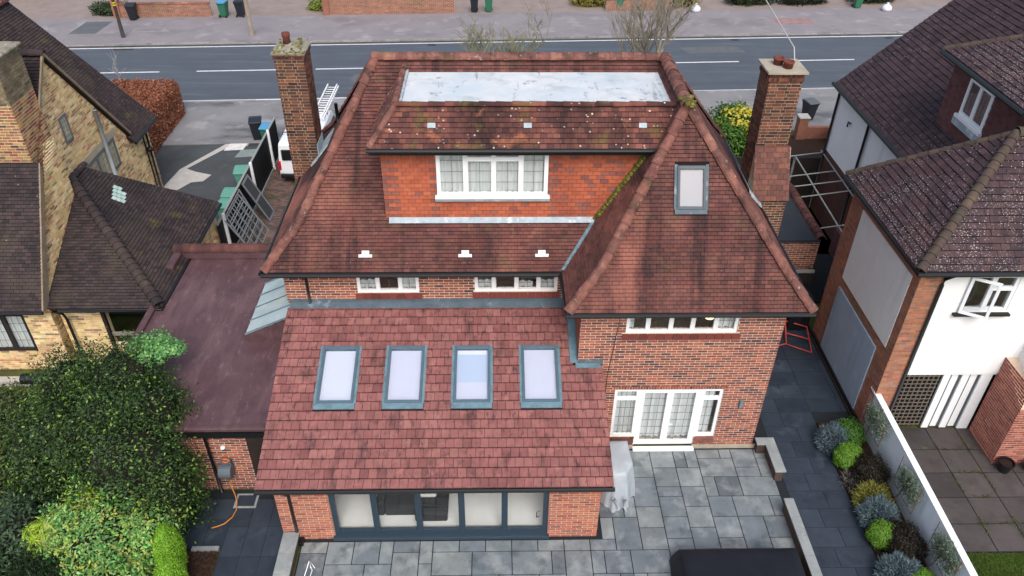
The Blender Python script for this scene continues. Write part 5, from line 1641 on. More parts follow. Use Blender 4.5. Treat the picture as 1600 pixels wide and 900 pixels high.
MB().tube([(-1.68, 1.38, .8), (-1.66, 1.36, .5), (-1.6, 1.3, .2), (-1.55, 1.2, .02), (-1.5, .95, .0), (-1.55, .7, .0), (-1.7, .5, .0), (-1.85, .42, .0), (-2.0, .35, .02)], .016, 7).build('hose', MT['orange'], hr, smooth=True)
MB().box((-1.62, 1.02, -.034), (-1.02, 1.5, -.026)).build('drain_frame', MT['coping'], pathl)
MB().box((-1.56, 1.08, -.03), (-1.08, 1.44, -.022)).build('drain_cover', MT['slab_dark'], pathl)
es_ = root('wire_easel', 'small white folding wire easel at the left end of the patio', 'easel', (.8, -.95, 0))
for path in ([(.66, -1.4, 0), (.84, -.95, .42), (.9, -1.05, .2), (.8, -1.45, 0)], [(.8, -.85, 0), (.85, -.93, .42), (.9, -.85, 0)]):
    MB().tube(path, .01, 6).build('wire', MT['white'], es_, smooth=True)
bl = root('barrel_lamp', 'black barrel fitting on a thin pale post beside the yellow brick house', 'lamp', (-8.3, 4.75, 0))
MB().tube([(-8.5, 4.75, 1.25), (-7.85, 4.75, 1.25)], .16, 14).build('barrel', MT['black'], bl, smooth=False)
MB().tube([(-8.3, 4.75, 1.1), (-8.2, 4.7, 0)], .025, 7).build('post', MT['alu'], bl, smooth=True)
for (x, y, s) in ((19.75, 2.05, 1), (20.5, 2.0, .9)):
    p = root('plant_pot', 'black plastic plant pot by the brick projection, ' + ('the one nearer the white folding door' if x < 20 else 'the one nearer the right edge'), 'plant pot', (x, y, 0), 'plant pots on the old paving', world=False)
    MB().lathe((0, 0, 0), [(.14 * s, 0), (.2 * s, .3 * s), (.22 * s, .3 * s), (.22 * s, .35 * s), (.19 * s, .35 * s), (.18 * s, .27 * s)], 14).build('pot', MT['black'], p, smooth=False)
    MB().lathe((0, 0, .27 * s), [(.18 * s, 0), (.17 * s, .02), (.02, .03)], 12).build('soil', MT['mulch'], p)

# ------------------------------------------------------------------ street furniture, bins, walls across the road
def bin_proto(body, lid):
    r_ = root('wheelie_bin', 'x', 'bin', (0, 0, 0), world=False)
    mb = MB()
    b0, b1 = (.2, .22), (.28, .34)
    v = [(-b0[0], -b0[1], .06), (b0[0], -b0[1], .06), (b0[0], b0[1], .06), (-b0[0], b0[1], .06), (-b1[0], -b1[1], .98), (b1[0], -b1[1], .98), (b1[0], b1[1], .98), (-b1[0], b1[1], .98)]
    mb.add(v, [(0, 3, 2, 1), (0, 1, 5, 4), (1, 2, 6, 5), (2, 3, 7, 6), (3, 0, 4, 7)])
    mb.box((-.3, -.36, .93), (.3, .36, .985))
    mb.build('body', body, r_, bevel=.015)
    mb = MB()
    mb.prism([(-.3, -.38, .99), (-.3, .36, .99), (-.3, .38, 1.05), (-.3, .1, 1.09), (-.3, -.36, 1.03)], (.6, 0, 0))
    mb.build('lid', lid, r_, bevel=.015)
    MB().tube([(-.22, .4, 1.0), (.22, .4, 1.0)], .018, 6).build('handle', lid, r_)
    for s in (-1, 1):
        MB().tube([(s * .2, .27, .1), (s * .26, .27, .1)], .1, 12).build('wheel', MT['black'], r_)
    return r_
bc = {k: M('bin_' + k, [C(c)], .5, spec=.4) for k, c in dict(black='#20242c', green='#2f6b50', blue='#4f8fb5', teal='#5f9a88', grey='#5b6063').items()}
protos = {}
BINS = [(-6.25, 23.3, 'black', 'black', .2, 'black wheelie bin beside the blue-lidded one at the end of the drive'),
        (-5.5, 22.6, 'green', 'blue', -.1, 'green wheelie bin with a blue lid at the end of the drive'),
        (-18.9, 41.4, 'black', 'black', .1, 'dark wheelie bin by the far lamp post across the road'),
        (-13.0, 42.1, 'green', 'blue', 3.0, 'green bin with a blue front at the end of a brick wall across the road'),
        (-11.9, 42.2, 'black', 'black', 3.1, 'dark wheelie bin beside the timber pole across the road'),
        (4.0, 43.3, 'black', 'black', 0, 'dark wheelie bin at the right end of the long brick wall across the road'),
        (5.0, 43.4, 'green', 'green', 0, 'green wheelie bin next to a dark one across the road, above the white flat roof'),
        (14.2, 43.9, 'green', 'green', 0, 'green wheelie bin among the shrubs across the road behind a bare tree'),
        (31.4, 44.5, 'green', 'green', 0, 'green wheelie bin across the road near the top right'),
        (21.7, 25.5, 'black', 'grey', .3, 'black wheelie bin with a grey lid behind the right chimney'),
        (-5.6, 18.2, 'teal', 'teal', .1, 'teal wheelie bin behind the black fence, farthest of the three'),
        (-5.55, 16.2, 'teal', 'teal', .0, 'teal wheelie bin behind the black fence, middle one of three'),
        (-5.5, 15.3, 'teal', 'teal', -.1, 'teal wheelie bin behind the black fence, nearest of the three')]
for (x, y, b, l, rz, lab) in BINS:
    if (b, l) in protos:
        o = copy_tree(protos[(b, l)])
    else:
        o = protos[(b, l)] = bin_proto(bc[b], bc[l])
    o.location = (x, y, .05 if y > 38 else .03 if y > 23.3 else 0)
    o.rotation_euler[2] = rz
    tag(o, lab, 'bin', 'wheelie bins in the street')
MT['pole_dark'] = M('dark_lamp_post', [C('#3a3631')], .7, (3, .2))
lp = root('lamp_post', 'dark street lamp post with yellow bands on the far pavement, top left', 'lamp post', (-18.3, 37.9, 0))
MB().tube([(-18.3, 37.9, 0), (-18.3, 37.9, 1.5), (-18.3, 37.9, 7.5)], [.13, .1, .07], 10).build('column', MT['pole_dark'], lp, smooth=True)
for z in (2.05, 2.2):
    MB().tube([(-18.3, 37.9, z), (-18.3, 37.9, z + .08)], .115, 10).build('band', M('yellow_band', [C('#c9b23a')], .7), lp)
MB().tube([(-18.3, 37.9, 7.4), (-18.0, 37.2, 7.8), (-17.8, 36.4, 7.9)], .05, 8).build('bracket', MT['pole_dark'], lp, smooth=True)
MB().box((-18.0, 35.8, 7.82), (-17.6, 36.5, 7.95)).build('lamp_head', MT['alu'], lp, bevel=.03)
tp = root('telegraph_pole', 'grey timber pole at the kerb between two bins and the mossy chimney', 'pole', (-10.2, 38.2, 0))
MB().tube([(-10.2, 38.2, 0), (-10.25, 38.2, 8.5)], [.14, .1], 10).build('pole', M('grey_timber', [C('#83786c')], .9, (4, .2)), tp, smooth=True)
MB().box((-10.9, 38.15, 7.9), (-9.6, 38.25, 8.0)).build('crossarm', MT['wood_dark'], tp)
cb = MB().tube([(14.02, 9.3, 9.15), (14.15, 9.9, 9.35), (14.8, 16, 9.3), (17.5, 30, 9.6), (19.5, 40, 10.2)], .018, 6).build('phone_cable', M('pale_cable', [C('#b9b7b0')], .6))
tag(cb, 'pale overhead cable running from the right chimney over the road', 'cable')
MT['brick_far'] = M('weathered_red_brick', [C('#8a5a4c'), C('#9a6654'), C('#7a5146'), C('#a6705a')], .9, (2, .2), stains=[dict(c=C('#6b5d2e'), s=.9, lo=.56, hi=.68, f=.7), dict(c=C('#4a3a36'), s=.6, lo=.54, hi=.7, f=.6)])
def street_wall(label, s0, s1, h, pier0=True):
    r_ = root('garden_wall', label, 'wall', rd(s0, 14.5), 'brick walls across the road')
    O = rd(s0, 14.45, .0); U = (rd(1, 0) - rd(0, 0)).normalized(); N = V((U.y, -U.x, 0))
    MB().fbox(O, U, Z_, N, 0, s1 - s0, 0, h, -.22, 0).build('core', MT['mortar_dark'], r_)
    mb = MB(); brick_wall(mb, O, U, N, s1 - s0, h)
    mb.build('brickwork', MT['brick_far'], r_, stuff=True)
    n = int((s1 - s0) / .45)
    me = MB().fbox(V((0, 0, 0)), U, Z_, N, .005, (s1 - s0) / n - .005, 0, .07, -.26, .04).mesh('coping_brick')
    me.materials.append(MT['brick_far'])
    for i in range(n):
        link('coping_brick', me, None, r_, loc=O + U * ((s1 - s0) * i / n) + Z_ * h)
    if pier0:
        MB().fbox(O, U, Z_, N, -.45, 0, 0, h + .3, -.35, .1).build('pier', MT['brick_far'], r_, bevel=.01)
    return r_
street_wall('low brick wall across the road between the lamp post and the bins', -24.2, -18.2, .9)
street_wall('long mossy brick wall across the road above the left chimney', -10.2, -1.6, 1.15)
street_wall('dark brick wall across the road behind the bare trees', 9, 13.5, .8, False)
for (s, t, lab) in ((15.3, 14.0, 'white bag on the far pavement beside the yellowish hedge'), (29.0, 13.6, 'white bag on the far pavement at the top right')):
    p = rd(s, t, .05)
    mb = MB().lathe((0, 0, 0), [(.25, 0), (.36, .12), (.33, .3), (.16, .44), (.06, .5), (.09, .58)], 12)
    o = mb.build('bag', M('white_plastic_bag', [C('#d9dbe0')], .5, (5, .1), bump=(9, .6, .05)), None, smooth=True, loc=p)
    tag(o, lab, 'bag', 'white bags across the road')
# parked cars and the van
def car_body(prof, half, mb, tumble=.12, waist=.62):
    """side profile (y,z) lofted across with tumblehome above the waist"""
    secs = []
    for s in (-1, -.93, -.6, 0, .6, .93, 1):
        ring = []
        for (y, z) in prof:
            inset = 0 if abs(s) < .99 else 0
            w = half * s
            if z > waist:
                w *= 1 - tumble * (z - waist)
            yy = y * (1 - .015 * abs(s) ** 4)
            zz = z if abs(s) < .95 else (z - .03 if z > waist else z + .01)
            ring.append((w, yy, zz))
        secs.append(ring)
    n = len(prof)
    vs_ = [p for r_ in secs for p in r_]
    fs = []
    for i in range(len(secs) - 1):
        for k in range(n):
            k2 = (k + 1) % n
            fs.append((i * n + k, i * n + k2, (i + 1) * n + k2, (i + 1) * n + k))
    fs.append(tuple(range(n))[::-1]); fs.append(tuple((len(secs) - 1) * n + k for k in range(n)))
    mb.add(vs_, fs)
def wheels(r_, half, ys, rad):
    for s in (-1, 1):
        for y in ys:
            x = s * (half - .1)
            w = MB().tube([(x - .11, y, rad), (x + .11, y, rad)], rad, 20).build('wheel', MT['black'], r_, bevel=.02)
            MB().tube([(x + s * .09, y, rad), (x + s * .125, y, rad)], rad * .62, 16).build('rim', MT['alu'], w, bevel=.01)
van = root('van', 'white panel van with a ladder on its roof parked on the side drive', 'van', (-3.15, 21.2, 0), world=False)
mb = MB()
car_body([(-2.5, .35), (-2.55, .6), (-2.5, 1.1), (-2.42, 1.88), (-2.3, 1.95), (1.0, 1.95), (1.3, 1.88), (1.95, 1.15), (2.45, .95), (2.55, .6), (2.5, .35)], .95, mb, .1, 1.0)
mb.build('body', M('white_van_paint', [C('#dfe2e5')], .3, spec=.5), van, bevel=.04)
wheels(van, .95, (-1.6, 1.65), .33)
for s in (-1, 1):
    MB().box((s * .9 - .06, -2.56, .75), (s * .9 + .06, -2.44, 1.15)).build('tail_light', M('red_lens', [C('#b3202a')], .3, spec=.5), van, bevel=.02)
    MB().box((s * .93 - .02, .5, 1.15), (s * .93 + .02, 1.35, 1.6)).build('side_window', MT['black'], van)
MB().box((-.75, -2.545, 1.2), (.75, -2.47, 1.7)).build('rear_window', MT['black'], van, bevel=.03)
MB().box((-.9, -2.62, .36), (.9, -2.45, .56)).build('bumper', MT['black'], van, bevel=.03)
MB().box((-.28, -2.61, .66), (.28, -2.52, .78)).build('number_plate', M('number_plate_yellow', [C('#d9c35a')], .5), van)
for y in (-1.6, .6):
    MB().tube([(-.8, y, 1.98), (-.8, y, 2.1), (.8, y, 2.1), (.8, y, 1.98)], .02, 6).build('roof_bar', MT['black'], van)
ld = root('ladder', 'pale aluminium extension ladder lying on the white van\'s roof', 'ladder', (-2.6, 22.8, 2.12), world=False)
for (dx, dz) in ((-.28, 0), (.28, 0), (-.22, .09), (.22, .09)):
    MB().box((dx - .02, -1.9, dz), (dx + .02, 1.9, dz + .075)).build('stile', MT['white'], ld)
for i in range(14):
    y = -1.75 + i * .27
    MB().tube([(-.28, y, .04), (.28, y, .04)], .016, 6).build('rung', MT['white'], ld)
ld.rotation_euler[2] = -.02
car = root('parked_car', 'dark car parked on the block-paved drive at the top left corner', 'car', (-28.7, 46.9, .04), rz=1.45, world=False)
mb = MB()
car_body([(-2.1, .3), (-2.15, .6), (-2.05, .85), (-1.5, .95), (-.9, 1.42), (.5, 1.45), (1.1, .98), (1.95, .82), (2.1, .55), (2.05, .3)], .88, mb, .22, .85)
mb.build('body', M('dark_car_paint', [C('#2b2e34')], .25, spec=.6), car, bevel=.05)
wheels(car, .88, (-1.3, 1.3), .32)
mb = MB()
for s in (-1, 1):
    MB().prism([(s * .80, -1.2, .98), (s * .80, .95, .98), (s * .76, .45, 1.36), (s * .76, -.8, 1.34)], (s * .05, 0, 0)).build('side_window', MT['black'], car)
    MB().box((s * .6 - .15, 1.98, .6), (s * .6 + .15, 2.1, .75)).build('headlight', MT['white'], car, bevel=.03)
# low garden walls and pier near the street on the right
r_ = root('garden_wall', 'small brick gate pier with stone cap beside the grey-lidded bin', 'wall', (20.6, 23.4, 0))
MB().box((20.4, 23.2, 0), (20.85, 23.65, 1.1)).build('pier', MT['brick_far'], r_)
MB().box((20.35, 23.15, 1.1), (20.9, 23.7, 1.18)).build('cap', MT['concrete'], r_, bevel=.02)
MB().box((20.85, 23.3, 0), (25, 23.5, .6)).build('wall_run', MT['brick_far'], r_)
MB().box((15.0, 16.6, 0), (18.9, 16.8, 2.35)).build('front_wall', MT['wood_dark'], pg)
# ------------------------------------------------------------------ planting
def leaf_mesh(name, pts, nrm, size, rng, aspect=.5, droop=.15, blade=False):
    """one folded leaf (two quads) or blade per point"""
    n = len(pts)
    nrm = nrm / np.linalg.norm(nrm, axis=1, keepdims=True)
    rnd = rng.normal(size=(n, 3))
    t = np.cross(nrm, rnd); t /= np.linalg.norm(t, axis=1, keepdims=True) + 1e-9
    if blade:
        t = nrm + rng.normal(size=(n, 3)) * .25
        t /= np.linalg.norm(t, axis=1, keepdims=True)
        nrm = np.cross(t, rnd); nrm /= np.linalg.norm(nrm, axis=1, keepdims=True) + 1e-9
    b = np.cross(nrm, t)
    s = (size * rng.uniform(.65, 1.3, n))[:, None]
    w = s * aspect
    p0 = pts
    p1 = pts + t * s * .5 + b * w * .5 - nrm * s * droop * .3
    p2 = pts + t * s - nrm * s * droop
    p3 = pts + t * s * .5 - b * w * .5 - nrm * s * droop * .3
    pm = pts + t * s * .5 + nrm * s * .06
    v = np.stack([p0, p1, p2, p3, pm], 1).reshape(-1, 3)
    base = (np.arange(n) * 5)[:, None]
    f1 = base + np.array([0, 1, 4]); f2 = base + np.array([1, 2, 4]); f3 = base + np.array([2, 3, 4]); f4 = base + np.array([3, 0, 4])
    f = np.stack([f1, f2, f3, f4], 1).reshape(-1, 3)
    me = bpy.data.meshes.new(name)
    me.vertices.add(len(v)); me.vertices.foreach_set('co', v.astype(np.float32).ravel())
    me.loops.add(f.size); me.loops.foreach_set('vertex_index', f.astype(np.int32).ravel())
    me.polygons.add(len(f)); me.polygons.foreach_set('loop_start', np.arange(0, f.size, 3, dtype=np.int32))
    me.update(calc_edges=True)
    return me
def crown_pts(blobs, n, rng, shell=.55, lump=.25):
    """points near the surfaces of a union of lumpy ellipsoids, most of them outside the others"""
    P, Nn = [], []
    vol = np.array([(b[1][0] * b[1][1] * b[1][2]) ** (2 / 3) for b in blobs]); vol = vol / vol.sum()
    for (c, r), fr in zip(blobs, vol):
        k = int(n * fr)
        d = rng.normal(size=(k, 3)); d /= np.linalg.norm(d, axis=1, keepdims=True)
        rad = 1 - shell * rng.random(k) ** 1.8
        ph = rng.uniform(0, 6.28, 6)
        l = 1 + lump * .5 * (np.sin(d[:, 0] * 5 + ph[0]) * np.sin(d[:, 1] * 6 + ph[1]) + np.sin(d[:, 2] * 7 + ph[2]) * np.sin(d[:, 0] * 8 + ph[3])) + rng.normal(size=k) * lump * .18
        p = np.array(c) + d * np.array(r) * (rad * l)[:, None]
        P.append(p); Nn.append(d / np.array(r))
    P, Nn = np.concatenate(P), np.concatenate(Nn)
    keep = P[:, 2] > .02
    return P[keep], Nn[keep]
def foliage(name, parent, blobs, n, size, mat, seed, aspect=.5, shell=.55, lump=.25, blade=False, up=.25, jit=.6, droop=.15):
    rng = np.random.default_rng(seed)
    P, N = crown_pts(blobs, n, rng, shell, lump)
    N = N / np.linalg.norm(N, axis=1, keepdims=True)
    N = N + rng.normal(size=N.shape) * jit + np.array([0, 0, up])
    me = leaf_mesh(name, P, N, size, rng, aspect, droop, blade)
    return link(name, me, mat, parent)
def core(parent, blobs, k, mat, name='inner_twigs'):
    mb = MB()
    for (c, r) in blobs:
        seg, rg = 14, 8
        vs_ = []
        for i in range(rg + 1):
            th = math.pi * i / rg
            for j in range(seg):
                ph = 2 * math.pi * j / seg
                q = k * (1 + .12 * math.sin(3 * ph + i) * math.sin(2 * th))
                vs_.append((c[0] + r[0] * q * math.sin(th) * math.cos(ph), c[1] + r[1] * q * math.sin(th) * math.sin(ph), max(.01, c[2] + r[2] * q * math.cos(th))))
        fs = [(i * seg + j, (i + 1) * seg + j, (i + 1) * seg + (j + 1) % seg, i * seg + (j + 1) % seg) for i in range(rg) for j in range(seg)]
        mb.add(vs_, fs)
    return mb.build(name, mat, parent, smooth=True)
def LM(name, cols, **k):
    return M(name, [C(c) for c in cols], k.pop('rough', .55), transl=k.pop('transl', .25), spec=.35, **k)
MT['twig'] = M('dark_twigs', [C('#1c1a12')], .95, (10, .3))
MT['bark'] = M('grey_bark', [C('#5c5347')], .9, (9, .3), bump=(25, .5))
# big evergreen at the left
t = root('evergreen_tree', 'large dark glossy evergreen tree beside the red flat roof', 'tree', (-3.9, 1.2, 0))
bl_ = [((-3.7, .9, 1.7), (1.6, 1.5, 1.9)), ((-4.4, 1.7, 2.1), (1.7, 1.5, 1.8)), ((-5.5, 1.9, 1.8), (1.4, 1.5, 1.7)), ((-6.3, 1.8, 1.4), (1.2, 1.4, 1.5)), ((-2.95, .6, 1.2), (.95, 1.1, 1.35)), ((-4.3, 2.7, 3.0), (1.15, 1.0, 1.2)), ((-5.7, 2.8, 2.6), (1.1, .9, 1.3)), ((-3.4, 1.9, 2.7), (1.0, 1.0, 1.0))]
foliage('crown', t, bl_, 80000, .085, LM('glossy_evergreen_leaf', ['#283e1e', '#334d22', '#203119', '#415d28', '#2d451e', '#50702e', '#253b1b', '#1c2c15'], rough=.4, mott=(1.1, .45)), 1, .5, .5, .42)
foliage('young_shoots', t, [(c, (r[0] * 1.03, r[1] * 1.03, r[2] * 1.04)) for c, r in bl_], 2600, .09, LM('young_leaf', ['#6f8c34', '#82a03e', '#5c7c2c', '#93a84c'], rough=.45), 2, .5, .06, .34, up=1.2)
foliage('pale_shoot', t, [((-3.7, 3.4, 3.6), (.6, .6, .3)), ((-3.2, 3.3, 3.7), (.5, .3, .22))], 2600, .11, LM('pale_green_leaf', ['#4f8a4c', '#6ba35c', '#86b36a', '#3f7340'], rough=.5), 3, .5, .9, .3, up=.8)
core(t, bl_, .68, MT['twig'])
MB().tube([(-4.6, 2.2, 0), (-4.6, 2.3, 1.0), (-4.9, 2.6, 2.2)], [.14, .11, .05], 8).build('trunk', MT['bark'], t, smooth=True)
# lighter shrub in front of it
t = root('flowering_shrub', 'light green shrub with orange-tipped young leaves at the bottom left', 'shrub', (-4.0, -.9, 0))
bl_ = [((-3.9, -.9, 1.15), (1.1, 1.0, 1.15)), ((-3.1, -.6, .95), (.75, .8, 1.0)), ((-4.6, -.6, 1.1), (.8, .9, 1.1)), ((-3.5, -1.9, .7), (1.0, 1.0, .9))]
foliage('crown', t, bl_, 24000, .1, LM('blue_green_leaf', ['#4f8a44', '#64a052', '#83b860', '#40703a', '#92b868', '#9cbb7a'], mott=(1.6, .4)), 4, .5, .5, .4)
foliage('young_tips', t, [(c, (r[0] * 1.03, r[1] * 1.03, r[2] * 1.04)) for c, r in bl_], 4200, .095, LM('orange_green_tip', ['#a9b24e', '#b5a562', '#9cbb45', '#a9c24f', '#b59a60', '#8fb53c']), 5, .45, .08, .3, up=1.0)
core(t, bl_, .7, MT['twig'])
# yellow-green plume beside it
t = root('golden_conifer', 'yellow-green plume conifer rising behind the orange-tipped shrub', 'shrub', (-4.75, .2, 0))
foliage('crown', t, [((-4.3, .1, 1.3), (.45, .4, .75)), ((-4.9, -.3, 1.1), (.5, .4, .6)), ((-5.5, -.6, .9), (.45, .45, .6))], 9000, .16, LM('golden_needles', ['#94b832', '#a9c83e', '#80a32c', '#b8c84a']), 6, .25, .8, .3, up=1.0)
core(t, [((-4.3, .1, 1.2), (.4, .35, .7)), ((-4.9, -.3, 1.0), (.45, .35, .5))], .6, MT['twig'])
t = root('clipped_conifer', 'slim bright lime conifer column beside the mulch bed', 'conifer', (-2.35, -1.1, 0))
foliage('crown', t, [((-2.4, -1.0, .9), (.3, .45, .9)), ((-2.25, -1.55, .6), (.32, .5, .75))], 26000, .05, LM('lime_needles', ['#78a92a', '#8cbc34', '#659524', '#9ac442']), 7, .4, .18, .1, up=.4)
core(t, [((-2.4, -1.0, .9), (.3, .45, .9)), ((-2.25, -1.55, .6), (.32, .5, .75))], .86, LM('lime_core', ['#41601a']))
t = root('dark_conifer', 'dark feathery conifer at the bottom left corner', 'conifer', (-4.9, -2.0, 0))
bl_ = [((-4.6, -1.9, .7), (.85, .9, .75)), ((-5.3, -1.6, .6), (.7, .8, .7)), ((-3.4, -2.5, .5), (.9, .9, .7))]
foliage('crown', t, bl_, 16000, .16, LM('dark_needles', ['#24361f', '#2f4527', '#1c2b19', '#3a5030']), 8, .16, .6, .25, blade=True, up=.5)
core(t, bl_, .75, MT['twig'])
t = root('mixed_shrub', 'loose pale-leaved shrub at the left edge below the yellow brick wall', 'shrub', (-8.6, 2.6, 0))
bl_ = [((-8.7, 2.8, .7), (1.3, 1.6, .9)), ((-7.6, .4, .6), (1.3, 1.4, .8)), ((-9.2, 4.3, .5), (1.0, .8, .6))]
foliage('crown', t, bl_, 16000, .13, LM('mixed_leaf', ['#37492a', '#4b5f33', '#6f7d45', '#2a3820', '#8a8f5a', '#3f5530'], mott=(1.2, .3)), 9, .5, .7, .35)
core(t, bl_, .65, MT['twig'])
t = root('mixed_shrub', 'dark feathery shrub at the left edge between the pale shrub and the corner', 'shrub', (-6.6, -.4, 0))
bl_ = [((-6.4, -.2, .7), (1.2, 1.1, .9)), ((-7.2, -1.6, .6), (1.2, 1.2, .8)), ((-6.0, -2.6, .5), (.9, .9, .7))]
foliage('crown', t, bl_, 15000, .13, LM('dusky_leaf', ['#2f4030', '#3d523a', '#4f6b48', '#25332a', '#5c7a52'], mott=(1.2, .3)), 10, .4, .6, .35)
core(t, bl_, .65, MT['twig'])
# shrubs in the bed along the white wall
G_BED = 'shrubs planted along the white wall'
lav = LM('blue_grey_needles', ['#6d828a', '#7f949a', '#5c7078', '#8a9da0', '#4f6268'])
lime = LM('lime_box_leaf', ['#5c8a26', '#729f30', '#486f1e', '#86ae40'])
brn = LM('dark_bronze_leaf', ['#1f1b14', '#2b241a', '#181611', '#372c1f', '#242a18'])
gld = LM('golden_spiky_leaf', ['#9c9a48', '#86883a', '#aeaa5c', '#70753a'])
grn = LM('mid_green_leaf', ['#3f6a22', '#507d2a', '#2f531b', '#628f36'])
BED = [('lavender_mound', lav, (15.2, 3.0), (.47, .45, .42), 'blade', 'blue-grey mound shrub farthest from the camera in the bed'),
       ('green_mound', grn, (15.68, 3.15), (.42, .44, .42), 'leaf', 'mid green rounded shrub beside the farthest blue-grey mound'),
       ('box_ball', lime, (15.35, 2.3), (.4, .4, .4), 'ball', 'lime green clipped ball, farthest of the lime balls'),
       ('bronze_mound', brn, (15.7, 1.7), (.44, .5, .46), 'leaf', 'dark bronze rounded shrub nearest the neighbour\'s patio door end of the bed'),
       ('golden_spray', gld, (15.55, .95), (.48, .45, .35), 'blade', 'golden spiky shrub in the middle of the bed'),
       ('lavender_mound', lav, (15.45, .35), (.52, .5, .42), 'blade', 'blue-grey mound shrub in front of the golden spiky one'),
       ('box_ball', lime, (15.3, -.3), (.38, .36, .38), 'ball', 'lime green clipped ball in the middle of the bed'),
       ('bronze_mound', brn, (15.68, -.6), (.46, .55, .46), 'leaf', 'dark bronze rounded shrub beside the middle lime ball'),
       ('lavender_mound', lav, (15.3, -1.35), (.52, .5, .4), 'blade', 'blue-grey mound shrub nearest the bottom edge'),
       ('box_ball', lime, (15.7, -1.65), (.34, .34, .36), 'ball', 'lime green clipped ball at the bottom edge')]
for i, (nm, mt, (x, y), r, kind, lab) in enumerate(BED):
    t = root(nm, lab, 'shrub', (x, y, 0), G_BED)
    bl_ = [((x, y, r[2] * .85), r)]
    if kind == 'ball':
        foliage('foliage', t, bl_, 11000, .04, mt, 100 + i, .6, .22, .14, up=.3)
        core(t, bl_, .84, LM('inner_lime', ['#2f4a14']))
    elif kind == 'leaf':
        foliage('foliage', t, bl_, 9000, .055, mt, 100 + i, .55, .4, .32, up=.3)
        core(t, bl_, .8, MT['twig'])
    else:
        foliage('foliage', t, [((x, y, r[2] * .55), (r[0] * .8, r[1] * .8, r[2]))], 8000, .15, mt, 100 + i, .1, .6, .3, blade=True, up=.3, jit=.3)
        core(t, [((x, y, r[2] * .5), (r[0] * .8, r[1] * .8, r[2] * .9))], .8, MT['twig'])
t = root('dry_seedheads', 'grey dry twiggy plant between the lime ball and the golden shrub', 'shrub', (15.3, 1.55, 0), G_BED)
foliage('stems', t, [((15.3, 1.6, .12), (.3, .35, .2))], 500, .16, M('dry_stem', [C('#7a7570'), C('#5f5a56')], .9), 130, .05, .9, .2, blade=True)
# pleached olives on frames against the wall
olive = LM('olive_leaf', ['#5a6b55', '#6c7d66', '#47573f', '#8a9984', '#3b4a35', '#9aa894'])
for i, (yc, zc, lab) in enumerate(((2.75, 1.3, 'olive on a cane frame against the white wall, farthest of three'), (.55, 1.22, 'olive on a cane frame against the white wall, middle of three'), (-1.5, 1.22, 'olive on a cane frame against the white wall, nearest of three'))):
    t = root('trained_olive', lab, 'tree', (16.0, yc + .2, 0), 'trained olives along the white wall')
    bl_ = [((16.02, yc + dy, zc + dz), (.13, .25, .22)) for dy, dz in ((-.32, .18), (.0, .25), (.32, .12), (-.3, -.18), (.05, -.12), (.3, -.2))]
    foliage('crown', t, bl_, 1900, .075, olive, 140 + i, .28, .95, .4, jit=1.0)
    MB().tube([(15.95, yc + .3, 0), (15.98, yc + .12, .7), (16.0, yc, zc + .3)], [.022, .018, .01], 6).build('trunk', MT['bark'], t, smooth=True)
    for path in ([(16.0, yc - .55, zc - .45), (16.0, yc - .55, zc + .5)], [(16.0, yc + .55, zc - .45), (16.0, yc + .55, zc + .5)], [(16.0, yc - .55, zc - .45), (16.0, yc + .55, zc - .45)], [(16.0, yc - .55, zc + .05), (16.0, yc + .55, zc + .05)]):
        MB().tube(path, .011, 5).build('cane', M('brown_cane', [C('#6b4a34')], .8), t)
# copper beech hedge by the drive
t = root('beech_hedge', 'clipped copper beech hedge with dry brown leaves by the left drive', 'hedge', (-11.8, 22.6, 0))
rng = np.random.default_rng(33)
n = 34000
hx0, hx1, hy0, hy1, hz = -13.9, -10.75, 19.0, 26.3, 1.85
fc = rng.random(n)
P = np.stack([rng.uniform(hx0, hx1, n), rng.uniform(hy0, hy1, n), rng.uniform(0, hz, n)], 1)
Nn = np.zeros((n, 3))
a = fc < .45; P[a, 2] = hz + rng.normal(size=a.sum()) * .05; Nn[a, 2] = 1
b = (fc >= .45) & (fc < .75); P[b, 0] = hx1 + rng.normal(size=b.sum()) * .05; Nn[b, 0] = 1
c_ = fc >= .75; P[c_, 1] = hy0 + rng.normal(size=c_.sum()) * .05; Nn[c_, 1] = -1
rx = np.minimum(1, np.maximum(0, (np.sqrt(np.maximum(0, P[:, 0] - hx1 + .35) ** 2 + np.maximum(0, P[:, 2] - hz + .35) ** 2) - .35)))
P[:, 0] -= rx * .8; P[:, 2] -= rx * .8
me = leaf_mesh('foliage', P, Nn + rng.normal(size=(n, 3)) * .6, .11, rng, .6, .2)
link('foliage', me, LM('dry_beech_leaf', ['#8a4e34', '#a0603f', '#733f2b', '#b5795a', '#5c3324', '#94583c', '#c39478'], mott=(1.5, .2)), t)
MB().box((hx0 + .1, hy0 + .12, 0), (hx1 - .14, hy1 - .1, hz - .12)).build('inner_twigs', M('brown_twigs', [C('#2c1a12')], .95), t, bevel=.2)
